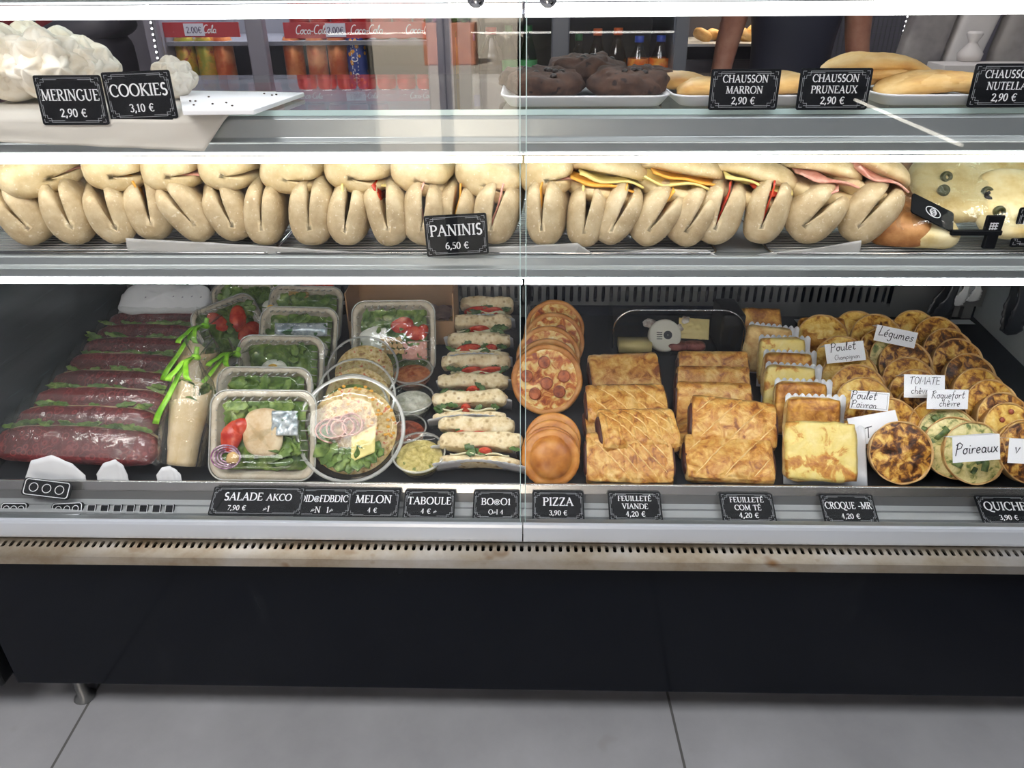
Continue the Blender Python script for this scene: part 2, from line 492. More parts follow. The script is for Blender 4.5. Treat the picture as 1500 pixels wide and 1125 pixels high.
mk('led_mid', (1, .985, .93, 1), emit=15)
mk('led_low', (.97, .99, 1, 1), emit=46)
M_['glass'] = clear('clear_glass', f0=.026)
M_['shelf_glass'] = clear('shelf_glass', (.93, .98, .96, 1), .04)
M_['glass_edge'] = mat('glass_edge', c8(190, 215, 215), .1, 0, spec=.8)
M_['lid'] = clear('clear_lid', (.96, .97, .96, 1), .035, .06, .25, 25)
M_['film'] = clear('cling_film', (.97, .98, .97, 1), .08, .10, 1.0, 45, haze=(c8(232, 234, 230), .03))
M_['plastic_edge'] = clear('plastic_edge', (.95, .96, .95, 1), .12, .12, haze=(c8(226, 226, 220), .42))  # milky share paints the whitening of light bent in clear edges
M_['paper_clear'] = clear('waxed_paper', (.93, .93, .92, 1), .02, .4, .2, 30, haze=(c8(240, 241, 241), .72, 1))

# ---------------------------------------------------------------- the display case
XL, XR, XM = -1.03, 1.13, aY(766, 600, .02).x
case = thing('refrigerated_display_case', (0, .3, 0), label='long black and steel glass-fronted refrigerated food counter with three lit levels', cat='display case')
case.location = (0, 0, 0)
YB = .76                                            # back of the deck
def part(mb, name, m_, **k):
    return mb.build(name, M_[m_], k.pop('parent', case), **k)
x0p = aY(25, 1000, 0).x
zb, zt = zat(1011, 0), zat(836, 0)
part(MB().box(x0p, 1.6, 0, .03, zb, zt + .03), 'base_panel', 'black_gloss', smooth=False, bevel=.003)
# steel bumper with a row of real oval slots
def perforated(x0, x1, pitch, sw, sh, y0, y1, yc, M):
    """flat strip in XY (x along, y across) with oval slots of sw x sh centred on yc"""
    mb = MB()
    n = int((x1 - x0) / pitch)
    for i in range(n):
        a, b = x0 + i * pitch, x0 + (i + 1) * pitch
        cx = (a + b) / 2
        out = [(b, y0), (b, yc), (b, y1), (cx, y1), (a, y1), (a, yc), (a, y0), (cx, y0)]
        inn = []
        hs = max(sh / 2 - sw / 2, 0)
        for px_, py_ in ((1, -.7), (1, 0), (1, .7), (0, 1), (-1, .7), (-1, 0), (-1, -.7), (0, -1)):
            if px_ == 0:
                inn.append((cx, yc + py_ * sh / 2))
            elif py_ == 0:
                inn.append((cx + px_ * sw / 2, yc))
            else:
                inn.append((cx + px_ * sw * .42, yc + math.copysign(hs + sw * .3, py_)))
        vs = [(p[0], p[1], 0) for p in out] + [(p[0], p[1], 0) for p in inn] + [(p[0], p[1], -.004) for p in inn]
        fs = [(k, (k + 1) % 8, 8 + (k + 1) % 8, 8 + k) for k in range(8)] + [(8 + k, 8 + (k + 1) % 8, 16 + (k + 1) % 8, 16 + k) for k in range(8)]
        mb.add(vs, fs, M)
    return mb
zl0, zl1 = zat(833, -.034), zat(821.5, -.034)
zbt = zat(796, .006)
Mb = Matrix.Translation((0, -.034, zl1)) @ Matrix.Rotation(math.atan2(zbt - zl1, .044), 4, 'X')
bp = perforated(-1.12, 1.4, .01345, .0066, .0155, 0, .046, .029, Mb)
bp.box(-1.12, 1.4, -.035, -.032, zl0, zl1)
bp.box(-1.12, 1.4, -.034, .02, zl0 - .001, zl0 + .001)
part(bp, 'bumper_rail', 'steel_worn', smooth=False)
part(MB().box(-1.12, 1.4, -.028, .012, zl0 + .002, zl0 + .004), 'slot_shade', 'black_hole', smooth=False)  # black sheet stands in for the shade inside the slots
# white front fascia, one length per module
zf0, zf1 = zat(794, .004), zat(769.5, .004)
def fascia(x0, x1):
    prof = [(.02, zf0), (.004, zf0 + .001), (.003, zf0 + .006), (.004, zf1 - .006), (.006, zf1 - .001), (.010, zf1), (.012, zf1), (.012, zf0)]
    return MB().loft([[(x0, y, z) for y, z in prof], [(x1, y, z) for y, z in prof]])
part(fascia(-1.12, XM - .001), 'front_fascia', 'alu_white', smooth=False)
part(fascia(XM + .001, 1.4), 'front_fascia', 'alu_white', smooth=False)
# front glass: two panes meeting at the seam
GZ0, GZ1 = zf1 - .004, 1.62
for a, b in ((-1.02, XM - .0035), (XM + .0035, 1.3)):
    g = part(MB().box(a, b, .018, .024, GZ0, GZ1), 'glass_pane', 'glass', smooth=False)
    e = b - .0012 if b < .5 else a
    part(MB().box(e, e + .0012, .0175, .0245, GZ0 + .001, GZ1), 'pane_edge', 'glass_edge', smooth=False, parent=g)
part(MB().box(-1.1, 1.38, .010, .028, zf1 - .004, zat(767.5, .028)), 'glass_channel', 'alu_grey', smooth=False, bevel=.001)
# channel between glass and deck lip: front ledge, groove, two rails, dark riser
def run(prof, name, m_):
    return part(MB().loft([[(XL, y, z) for y, z in prof], [(1.3, y, z) for y, z in prof]]), name, m_, smooth=False)
zc = [zat(771.5, .028), zat(765, .044), zat(756, .050), zat(746, .066), zat(745, .0665), zat(736, .082), zat(723, .088)]
run([(.028, zc[0]), (.044, zc[1]), (.044, .49), (.028, .49)], 'channel_ledge', 'alu_grey')
run([(.044, zc[1] - .006), (.050, zc[2] - .008), (.050, .49), (.044, .49)], 'channel_groove', 'black_matt')
run([(.050, zc[2]), (.066, zc[3]), (.066, zc[3] - .0015), (.068, zc[3] - .0015), (.068, zc[4] + .001), (.082, zc[5]), (.086, .49), (.050, .49)], 'label_channel', 'shelf_grey')
run([(.082, zc[5] - .001), (.087, zc[6]), (.090, zc[6]), (.090, .49), (.0825, .49)], 'channel_riser', 'grille_grey')
# deck tray with steel lip
def deckslab(t=.006, x0=XL, x1=XR, y0=.092, y1=YB):
    return MB().add([(x0, y0, zd(y0) - t), (x1, y0, zd(y0) - t), (x1, y1, zd(y1) - t), (x0, y1, zd(y1) - t), (x0, y0, zd(y0)), (x1, y0, zd(y0)), (x1, y1, zd(y1)), (x0, y1, zd(y1))],
                    [(0, 3, 2, 1), (4, 5, 6, 7), (0, 1, 5, 4), (1, 2, 6, 5), (2, 3, 7, 6), (3, 0, 4, 7)])
part(deckslab(), 'deck', 'dark_inside', smooth=False)
zq0, zq1 = zat(723, .0875), zat(709, .094)
run([(.0875, zq0), (.0865, zq0 + .0015), (.0925, zq1 - .001), (.094, zq1), (.097, zq1), (.0985, zq1 - .002), (.0925, zq0 + .0), (.0925, zq0 - .012), (.0875, zq0 - .012)], 'deck_lip', 'steel')
# back wall, ledge and slotted air grille
zg0, zg1 = zat(447, YB - .02), zat(405, YB - .02)
part(MB().box(XL, XR, YB, YB + .02, zd(YB) - .01, .968), 'back_panel', 'dark_blue', smooth=False)
Mg = Matrix.Translation((0, YB - .02, zg0)) @ Matrix.Rotation(R(90), 4, 'X')
gx = aY(1308, 430, YB - .02).x
gr = perforated(aY(195, 430, YB).x, gx, .0199, .0095, .043, 0, zg1 - zg0, (zat(431, YB - .02) - zg0), Mg)
gr.box(gx, XR, YB - .021, YB - .019, zg0, zg1)
part(gr, 'air_grille', 'grille_grey', smooth=False)
lx0 = aY(1165, 468, YB - .03).x
part(MB().box(lx0, XR - .02, YB - .05, YB - .021, zat(473, YB - .05), zat(466, YB - .02)), 'back_ledge', 'white_enamel', smooth=False, bevel=.001)
for k in range(5):
    p = aY(1185 + 46 * k, 467, YB - .035)
    part(MB().box(p.x - .017, p.x + .017, YB - .037, YB - .033, p.z - .0005, zat(466, YB - .02) + .0006), 'ledge_slot', 'black_matt', smooth=False)
part(MB().box(lx0 - .2, XR - .03, YB - .004, YB - .002, zat(466, YB - .02), zg0), 'back_plate', 'grille_grey', smooth=False)
# ends
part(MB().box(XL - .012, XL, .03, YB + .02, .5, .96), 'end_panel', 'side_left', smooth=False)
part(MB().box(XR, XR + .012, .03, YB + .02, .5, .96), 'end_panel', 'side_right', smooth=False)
part(MB().loft([[(XL, y, zd(y)), (XL + .014, y, zd(y)), (XL + .014, y, zd(y) + .02), (XL, y, zd(y) + .02)] for y in (.1, YB)]), 'edge_trim', 'black_matt', smooth=False)
part(MB().box(aY(1383, 440, YB - .03).x - .006, aY(1383, 440, YB - .03).x + .012, YB - .06, YB - .022, zd(YB), .95), 'corner_post', 'black_matt', smooth=False)
# body under the deck and the feet
part(MB().box(XL, 1.4, .035, YB + .02, .14, .46), 'plinth', 'black_matt', smooth=False)
for fx, fy in ((-.985 + .22, .06), (1.2, .06), (-.98, .7), (1.2, .7)):
    fx = aY(118, 1004, .06).x if fx < -.5 and fy < .1 else fx
    part(MB().lathe([(.02, 0), (.022, .004), (.012, .012), (.011, .142)], 16, Matrix.Translation((fx, fy, 0))), 'adjustable_foot', 'grille_grey')
# shelves: fascia profile, surface, LED tube
def shelf(ytop, ybot, ysh, Y, y_led0, y_led1, ledm, deep, glass, slots):
    zt_, zb_, zs = zat(ytop, Y), zat(ybot, Y), zat(ysh, Y)
    h = zt_ - zb_
    prof = [(Y + .02, zb_), (Y + .004, zb_), (Y, zb_ + .12 * h), (Y - .001, zs - .05 * h), (Y - .004, zs), (Y - .001, zs + .05 * h), (Y + .002, zs + .1 * h), (Y + .006, zt_ - .06 * h), (Y + .010, zt_), (Y + .03, zt_), (Y + .03, zb_ + .01)]
    part(MB().loft([[(XL + .01, y, z) for y, z in prof], [(XR - .01, y, z) for y, z in prof]]), 'shelf_front', 'alu_grey', smooth=False, bevel=.0012)
    if glass:
        s = part(MB().box(XL + .01, XR - .01, Y + .012, deep, zt_ + .0003, zt_ + .008), 'glass_shelf', 'shelf_glass', smooth=False)
        part(MB().box(XL + .01, XR - .01, Y + .0105, Y + .012, zt_ + .0005, zt_ + .0078), 'shelf_edge', 'glass_edge', smooth=False, parent=s)
    else:
        part(MB().box(XL + .01, XR - .01, Y + .03, deep, zt_ - .006, zt_), 'metal_shelf', 'shelf_grey', smooth=False)
    z1, z0 = zat(y_led0, Y + .002), zat(y_led1, Y + .002)
    for a, b in ((XL + .015, XM - .002), (XM + .002, XR - .015)):
        r = (z1 - z0) / 2
        rings = [[(x, Y + .004 + min(r, .006) * math.cos(R(t)), (z0 + z1) / 2 + r * math.sin(R(t))) for t in range(0, 360, 30)] for x in (a, b)]
        part(MB().loft(rings), 'led_tube', ledm)
    return zt_ + (.0085 if glass else 0)
SY0, SY1, SY2 = .055, .06, .07
shelf(-36, 3, -14, SY0, 4.5, 25.5, 'led', .46, True, 0)
Z1 = shelf(171, 228, 207, SY1, 229, 239, 'led_mid', .52, True, 0)
Z2 = shelf(377, 410, 393, SY2, 410.5, 417, 'led_low', YB, False, 0)
for px in (697, 803):
    p = aY(px, -2, .012)
    part(MB().lathe([(.0, 0), (.009, 0), (.0105, .002), (.0105, .016), (.0, .016)], 20, Matrix.Translation((p.x, .0285, p.z)) @ Matrix.Rotation(R(90), 4, 'X')), 'pane_clamp', 'chrome')
# uprights at the back that carry the shelves
for x in (XL + .03, XM, XR - .03):
    part(MB().box(x - .012, x + .012, .74, .765, .6, .985), 'upright', 'grille_grey', smooth=False)
for x in (XL + .002, XR - .010):
    part(MB().box(x, x + .008, .03, .56, .96, GZ1), 'end_glass', 'glass', smooth=False)
# neighbouring end slab at the far left
p1 = aY(12, 1000, -.012)
nb = thing('end_cabinet', (p1.x - .2, .2, 0), label='black cabinet end standing left of the food counter', cat='cabinet')
MB().box(-.2, .188, -.215, .5, .118 - 0, zl0 - .004).build('side_panel', M_['black_matt'], nb, smooth=False, bevel=.008)
for x in (-.17, .16):
    MB().lathe([(.02, 0), (.02, .006), (.011, .012), (.011, .125)], 14, Matrix.Translation((x, .2, 0))).build('foot', M_['grille_grey'], nb)
# ---------------------------------------------------------------- room shell
def struct(mb, name, m_, **k):
    o = mb.build(name, m_ if not isinstance(m_, str) else M_[m_], None, smooth=False, **k)
    o['kind'] = 'structure'
    return o
# tiled floor with thin dark joints where the photograph shows them
def tile_floor():
    mt = M_['floor_tile']
    nt = mt.node_tree
    b = nt.nodes['Principled BSDF']
    src = b.inputs['Base Color'].links[0].from_socket
    tc = nt.nodes.new('ShaderNodeTexCoord')
    br = nt.nodes.new('ShaderNodeTexBrick')
    br.offset = 0
    pa, pb = aZ(160, 1003, 0), aZ(92, 1125, 0)
    pc, pd = aZ(993, 1017, 0), aZ(1020, 1125, 0)
    a1, a2 = math.atan2(pa.x - pb.x, pa.y - pb.y), math.atan2(pc.x - pd.x, pc.y - pd.y)
    ang = (a1 + a2) / 2
    w = (pc.x - pa.x) * math.cos(ang)
    mp = nt.nodes.new('ShaderNodeMapping')
    mp.vector_type = 'TEXTURE'
    mp.inputs['Location'].default_value = (pa.x, pa.y - .5 * w, 0)
    mp.inputs['Rotation'].default_value = (0, 0, -ang)
    nt.links.new(tc.outputs['Object'], mp.inputs['Vector'])
    nt.links.new(mp.outputs[0], br.inputs['Vector'])
    br.inputs['Scale'].default_value = 1
    br.inputs['Mortar Size'].default_value = .0028
    br.inputs['Mortar Smooth'].default_value = .1
    br.inputs['Brick Width'].default_value = w
    br.inputs['Row Height'].default_value = w
    c = _mixc(nt, br.outputs['Fac'], src, c8(96, 95, 94))
    nt.links.new(c, b.inputs['Base Color'])
tile_floor()
mk('wall_dark', c8(120, 116, 126), .6)
mk('wall_shop', c8(86, 86, 92), .6, stops=[(.4, c8(130, 130, 140)), (.6, c8(170, 168, 176))], scale=1.2, rand=False)
mk('ceiling_white', c8(210, 210, 208), .7)
mk('pavement', c8(176, 166, 152), .8, stops=[(.3, c8(150, 142, 132)), (.7, c8(192, 184, 170))], scale=5, detail=8, rand=False, bump=.3, bscale=40)
mk('render_wall', c8(190, 182, 172), .8, stops=[(.4, c8(180, 172, 162)), (.6, c8(202, 196, 188))], scale=1, rand=False)
mk('terracotta', c8(186, 120, 92), .7, stops=[(.4, c8(176, 112, 86)), (.6, c8(198, 134, 106))], scale=6)
mk('door_grey', c8(78, 82, 86), .35, .4)
WX0, WX1, WY0, WY1, WH = -3.2, 3.2, -2.8, 3.0, 2.75
struct(MB().box(WX0, WX1, WY0, WY1, -.05, 0), 'floor', 'floor_tile')
struct(MB().box(WX0, WX1, WY0, WY1, WH, WH + .08), 'ceiling', 'ceiling_white')
struct(MB().box(WX0, WX1, WY1, WY1 + .1, 0, WH), 'wall_back', 'wall_dark')
struct(MB().box(WX0 - .1, WX0, WY0, WY1, 0, WH), 'wall_left', 'wall_shop')
struct(MB().box(WX1, WX1 + .1, WY0, WY1, 0, WH), 'wall_right', 'wall_shop')
# shop front: an open doorway onto the street with a slim post in it
ox0, ox1 = -.80, -.03
struct(MB().box(WX0, ox0, WY0 - .12, WY0, 0, WH).box(ox1, WX1, WY0 - .12, WY0, 0, WH).box(ox0, ox1, WY0 - .12, WY0, 2.4, WH), 'wall_front', 'wall_shop')
struct(MB().box(-.445, -.385, WY0 - .09, WY0 - .03, 0, 2.4).box(ox0, ox0 + .03, WY0 - .1, WY0, 0, 2.4).box(ox1 - .03, ox1, WY0 - .1, WY0, 0, 2.4), 'trim_1', 'door_grey')
struct(MB().box(-14, 14, -30, WY0 - .0, -.06, -.012), 'pavement', 'pavement')
struct(MB().box(-14, 14, -19.2, -19, -.02, 7), 'wall_street', 'render_wall')
pl = thing('street_planter', (-1.75, -14.5, -.012), label='terracotta coloured planter box with small pink flowers mirrored in the glass', cat='planter')
MB().box(-.25, .72, -.4, .4, 0, .72).build('planter_box', M_['terracotta'], pl, smooth=False, bevel=.02)
mk('leaf', c8(70, 92, 48), .6, stops=[(.4, c8(50, 74, 34)), (.6, c8(96, 120, 64))], scale=30)
mk('petal', c8(150, 70, 120), .6)
fb, gb = MB(), MB()
r_ = random.Random(3)
for i in range(36):
    M = Matrix.Translation((r_.uniform(-.2, .65), r_.uniform(-.3, .3), .72 + r_.uniform(0, .1)))
    (fb if i % 3 == 0 else gb).blob(.05, .05, .04, nu=8, nv=5, M=M)
o = gb.build('foliage', M_['leaf'], pl)
fb.build('blossoms', M_['petal'], pl)
# ---------------------------------------------------------------- food materials
mk('bread', c8(212, 190, 150), .6, stops=[(.3, c8(172, 150, 114)), (.5, c8(190, 170, 134)), (.7, c8(206, 190, 156))], scale=45, detail=6, spots=(c8(226, 216, 192), 210, .62, .78), bump=.45, bscale=150, sss=0)
mk('bread_lit', c8(222, 202, 160), .6, stops=[(.3, c8(190, 166, 120)), (.5, c8(206, 185, 142)), (.7, c8(220, 204, 166))], scale=40, detail=6, spots=(c8(232, 222, 198), 210, .63, .78), bump=.45, bscale=150)  # paler copy of bread: stronger light on the upper row put into colour
mk('crumb', c8(226, 208, 168), .7, stops=[(.3, c8(198, 172, 122)), (.5, c8(226, 208, 166)), (.7, c8(238, 226, 196))], scale=70, detail=5, cells=(c8(170, 142, 98), 75, .12, .34), bump=.9, bscale=110)
mk('cheese_orange', c8(232, 170, 66), .4)
mk('cheese_yellow', c8(236, 220, 140), .4)
mk('cheese_white', c8(238, 232, 196), .4)
mk('ham', c8(222, 160, 142), .4, stops=[(.35, c8(206, 138, 124)), (.6, c8(230, 176, 160))], scale=60)
mk('tomato', c8(196, 58, 40), .25, stops=[(.4, c8(180, 44, 32)), (.6, c8(214, 84, 56))], scale=60)
mk('lettuce', c8(96, 124, 52), .4, stops=[(.3, c8(52, 82, 34)), (.5, c8(96, 124, 54)), (.7, c8(150, 172, 92))], scale=38, detail=5)
mk('rocket', c8(66, 96, 48), .4, stops=[(.35, c8(44, 70, 34)), (.65, c8(92, 124, 62))], scale=60)
mk('crust', c8(206, 166, 108), .6, stops=[(.35, c8(186, 140, 82)), (.65, c8(220, 184, 128))], scale=50, bump=.2, bscale=150)
mk('quiche_brown', c8(200, 150, 60), .45, stops=[(.30, c8(64, 34, 14)), (.42, c8(134, 78, 26)), (.52, c8(206, 152, 58)), (.68, c8(232, 200, 108))], scale=62, detail=9, dist=.5, bump=.8, bscale=140)
mk('quiche_dark', c8(120, 80, 40), .4, stops=[(.36, c8(44, 24, 12)), (.46, c8(104, 58, 22)), (.54, c8(186, 130, 52)), (.66, c8(232, 198, 108))], scale=58, detail=9, dist=.6, bump=.8, bscale=140)
mk('quiche_yellow', c8(220, 180, 90), .45, stops=[(.33, c8(110, 58, 22)), (.42, c8(200, 144, 56)), (.54, c8(230, 192, 98)), (.70, c8(240, 218, 144))], scale=56, detail=9, dist=.5, bump=.8, bscale=140)
mk('quiche_leek', c8(200, 190, 130), .45, stops=[(.3, c8(66, 88, 46)), (.41, c8(124, 132, 70)), (.5, c8(208, 196, 132)), (.66, c8(234, 222, 166)), (.8, c8(196, 140, 80))], scale=54, detail=6, dist=.8, bump=.4, bscale=100)
mk('leek', c8(78, 100, 56), .4, stops=[(.4, c8(52, 76, 40)), (.6, c8(110, 128, 76))], scale=50)
mk('sausage', c8(168, 80, 44), .35, stops=[(.35, c8(120, 48, 24)), (.6, c8(190, 104, 58))], scale=80)
mk('bacon', c8(160, 84, 62), .4)
mk('pizza_cheese', c8(228, 184, 110), .35, stops=[(.36, c8(140, 56, 20)), (.46, c8(200, 112, 42)), (.54, c8(230, 190, 108)), (.68, c8(242, 224, 168))], scale=48, detail=8, dist=.7, bump=.7, bscale=110)
mk('pizza_crust', c8(198, 128, 58), .45, stops=[(.3, c8(160, 88, 32)), (.5, c8(198, 132, 62)), (.7, c8(218, 168, 104))], scale=24, detail=5)
mk('puff', c8(206, 154, 78), .34, stops=[(.34, c8(134, 74, 26)), (.44, c8(190, 128, 52)), (.56, c8(214, 168, 90)), (.72, c8(234, 202, 138))], scale=44, detail=9, dist=.7, bump=.9, bscale=150)
mk('puff_side', c8(214, 172, 100), .55, stops=[(.35, c8(170, 112, 48)), (.5, c8(216, 174, 102)), (.7, c8(236, 208, 146))], scale=24, detail=6, stretch=(1, 1, 8), bump=.5, bscale=120)
mk('puff_score', c8(230, 194, 126), .5, stops=[(.4, c8(214, 168, 94)), (.6, c8(238, 208, 146))], scale=60)
mk('filling_dark', c8(72, 34, 24), .4)
mk('pie', c8(190, 122, 46), .38, stops=[(.3, c8(152, 84, 26)), (.5, c8(188, 120, 46)), (.72, c8(210, 152, 76))], scale=26, detail=5, bump=.2, bscale=120)
mk('toast_cheese', c8(222, 196, 110), .45, stops=[(.32, c8(160, 88, 30)), (.42, c8(206, 150, 64)), (.46, c8(230, 206, 118)), (.72, c8(240, 224, 158))], scale=26, detail=9, dist=.5, bump=.8, bscale=120)
mk('toast_brown', c8(180, 120, 50), .45, stops=[(.28, c8(96, 50, 18)), (.42, c8(160, 98, 36)), (.55, c8(206, 150, 66)), (.72, c8(230, 192, 108))], scale=40, detail=9, dist=.5, bump=.8, bscale=120)
mk('toast_side', c8(212, 178, 110), .6, stops=[(.35, c8(180, 132, 66)), (.6, c8(224, 196, 132))], scale=40, bump=.3, bscale=120)
mk('paper_white', c8(226, 228, 232), .7)
mk('paper_card', c8(236, 238, 242), .6)
mk('ink', c8(24, 28, 40), .6)
mk('carton_pulp', c8(206, 194, 176), .7, stops=[(.4, c8(196, 182, 162)), (.6, c8(212, 202, 186))], scale=60)
mk('kraft', c8(164, 128, 92), .7)
mk('egg_white', c8(236, 234, 222), .35)
mk('egg_yolk', c8(232, 178, 70), .5)
mk('crouton', c8(206, 168, 110), .6)
mk('onion', c8(150, 92, 130), .35, stops=[(.4, c8(120, 60, 104)), (.6, c8(206, 176, 196))], scale=90)
mk('sachet', c8(186, 198, 204), .2, .3, stops=[(.4, c8(150, 164, 172)), (.6, c8(224, 230, 234))], scale=50, spots=(c8(70, 110, 70), 40, .62, .66))
mk('grains', c8(206, 178, 120), .5, stops=[(.3, c8(150, 106, 56)), (.45, c8(208, 178, 112)), (.6, c8(226, 206, 158)), (.7, c8(206, 96, 56))], scale=90, detail=2)
mk('carrot', c8(214, 120, 66), .4, stops=[(.35, c8(180, 84, 40)), (.6, c8(226, 146, 92))], scale=70)
mk('slaw', c8(214, 212, 194), .4, stops=[(.35, c8(176, 176, 152)), (.6, c8(230, 228, 214))], scale=70)
mk('salsa', c8(150, 62, 42), .35, stops=[(.35, c8(112, 44, 32)), (.6, c8(176, 88, 60))], scale=80)
mk('couscous', c8(214, 196, 124), .6, stops=[(.35, c8(178, 160, 84)), (.55, c8(216, 198, 126)), (.72, c8(232, 218, 160))], scale=110, spots=(c8(120, 130, 60), 70, .64, .7))
mk('tortilla', c8(222, 200, 160), .6, stops=[(.35, c8(206, 178, 130)), (.65, c8(228, 208, 172))], scale=24)
mk('ribbon', c8(126, 190, 30), .35, stops=[(.4, c8(104, 170, 20)), (.6, c8(150, 210, 60))], scale=30)
mk('chicken', c8(226, 202, 164), .5, stops=[(.35, c8(206, 172, 128)), (.65, c8(232, 212, 180))], scale=40)

RED = mat('red_paper', c8(100, 22, 28), .45, stops=[(.4, c8(88, 18, 24)), (.6, c8(108, 28, 32))], scale=12)
def _redpattern(mt):
    """ring-shaped printed doodles on the sandwich paper"""
    nt = mt.node_tree
    b = nt.nodes['Principled BSDF']
    src = b.inputs['Base Color'].links[0].from_socket
    v = nt.nodes.new('ShaderNodeTexVoronoi')
    v.inputs['Scale'].default_value = 70
    nt.links.new(_coord(nt), v.inputs['Vector'])
    f = _ramp(nt, v.outputs['Distance'], [(.30, (0, 0, 0, 1)), (.36, (1, 1, 1, 1)), (.44, (1, 1, 1, 1)), (.5, (0, 0, 0, 1))])
    nt.links.new(_mixc(nt, f, src, c8(134, 54, 54)), b.inputs['Base Color'])
_redpattern(RED)
M_['red_paper'] = RED

# ---------------------------------------------------------------- paninis
def panini_mesh(L, Wd, H, th0, half, depth, seed, apex=(0, 0), nend=4.6):
    """length along Y, section in XZ; a wedge cut opens towards th0 (degrees in XZ)"""
    prof = []
    n = 30
    ax, az = apex
    th = R(th0)
    for i in range(n + 1):
        t = th + R(half) + (2 * math.pi - 2 * R(half)) * i / n
        c, s_ = math.cos(t), math.sin(t)
        e = .8
        x = Wd / 2 * math.copysign(abs(c) ** e, c)
        z = H / 2 * math.copysign(abs(s_) ** e, s_)
        k = 1.0
        if i in (0, n):
            k = .93
        prof.append(((x - ax) * k + ax, (z - az) * k + az))
    ex, ez = math.cos(th), math.sin(th)
    rr = min(Wd, H) / 2
    # inner wedge back towards the apex
    a_end, a_start = prof[-1], prof[0]
    tip = (ax - ex * depth * .1, az - ez * depth * .1)
    for f in (.35, .7):
        prof.append((a_end[0] * (1 - f) + tip[0] * f, a_end[1] * (1 - f) + tip[1] * f))
    prof.append(tip)
    for f in (.7, .35):
        prof.append((a_start[0] * (1 - f) + tip[0] * f, a_start[1] * (1 - f) + tip[1] * f))
    rings = []
    m_ = 16
    for j in range(m_ + 1):
        u = -math.cos(math.pi * j / m_)
        u = max(-.9995, min(.9995, u))
        s = (1 - abs(u) ** nend) ** (1 / nend)
        y = u * L / 2
        ring = []
        for x, z in prof:
            p = Vector((ax + (x - ax) * s, y, az + (z - az) * s))
            q = p * 22 + Vector((seed * 3.3, seed, seed * 2.1))
            p += Vector((noise.noise(q), 0, noise.noise(q + Vector((9, 4, 2))))) * .004 * s
            p.x += .006 * math.sin(y * 9 + seed)
            ring.append(p)
        rings.append(ring)
    return MB().loft(rings)

def slice_sheet(w, d, wave, seed, th=.0022):
    return MB().sheet(lambda u, v: ((u - .5) * w, (v - .5) * d, wave * noise.noise(Vector((u * 2.2 + seed, v * 2.2, seed)))), 12, 8)

Z2R = Z2 + .004                                   # on the wire racks
def panini(px, py, Yf, L, Wd, H, th0, half, depth, rot, label, fill=None, seed=0, apex=(0, 0), m_='bread', group=None):
    c = aY(px, py, Yf)
    rz = R(rot[2])
    o = thing('panini', (c.x - math.sin(rz) * L / 2 * .9, Yf + math.cos(rz) * L / 2 * .9, c.z), rot, label, 'panini', group)
    panini_mesh(L, Wd, H, th0, half, depth, seed, apex).build('bread', M_[m_], o)
    th = R(th0)
    for k, f in enumerate(fill or []):
        nm, mm, ext, off = f
        s = slice_sheet(L * .8, depth * .95, .006, seed + k)
        # sheet: u along Y, v along the wedge direction
        Mx = Matrix(((0, math.cos(th), -math.sin(th), apex[0] + math.cos(th) * ext - math.sin(th) * off), (1, 0, 0, 0), (0, math.sin(th), math.cos(th), apex[1] + math.sin(th) * ext + math.cos(th) * off), (0, 0, 0, 1)))
        mb = MB().add([Mx @ Vector(p) for p in s.v], s.f)
        mb.build(nm, M_[mm], o, solid=.0025)
    return o

CH_O, CH_Y, HAM, TOM = ('cheese_slice', 'cheese_orange'), ('cheese_slice', 'cheese_yellow'), ('ham_slice', 'ham'), ('tomato_slice', 'tomato')
# bottom row: stood on edge with the opening up; (centre px of the near end, width px, lean, turn, filling, what shows)
BOT = [(22, 322, 66, -26, 26, None, 'leaning far left with a low slit'),
       (92, 318, 64, -12, 24, None, 'wide open along its top'), (152, 322, 62, -14, 24, None, 'with a narrow slit, leaning left'),
       (213, 312, 64, -4, 20, [CH_O], 'with an orange cheese corner showing'), (274, 314, 62, -32, 18, None, 'tipped well to the left with a short slit'),
       (338, 312, 62, -16, 16, None, 'with a long pale slit'), (388, 318, 56, 6, 10, None, 'with a closed crease near the paper end'),
       (440, 328, 62, 4, 8, None, 'plain and closed with a faint crease'), (497, 326, 60, 10, 6, [CH_Y], 'with a pale yellow tongue of cheese on top'),
       (558, 322, 62, -8, 2, [TOM], 'with a red tomato edge in its slit'), (616, 324, 60, 8, 0, [HAM], 'with pink ham in its slit'),
       (670, 318, 56, 12, -4, [CH_O], 'with orange cheese, behind the price card'), (728, 326, 64, 14, -4, [HAM], 'half hidden right of the black price card'),
       (796, 322, 58, -2, -8, [CH_O], 'with orange cheese, just right of the seam'), (853, 322, 56, 4, -8, [CH_Y], 'with white and orange cheese, second after the seam'),
       (904, 330, 56, 26, -8, [CH_O], 'with a slanting slit and orange cheese'), (963, 326, 62, 36, -10, [CH_O], 'with a slanting crack'),
       (1020, 328, 62, 30, -12, None, 'with a smooth slanting fold'), (1078, 340, 66, 12, -14, [TOM], 'wide open with tomato, dipping over the paper'),
       (1140, 330, 60, 10, -18, [TOM], 'with dark red filling'), (1206, 328, 74, 40, -22, [HAM], 'with a thin ham slice poking out right'),
       (1274, 318, 70, 30, -26, None, 'at the right end, leaning right')]
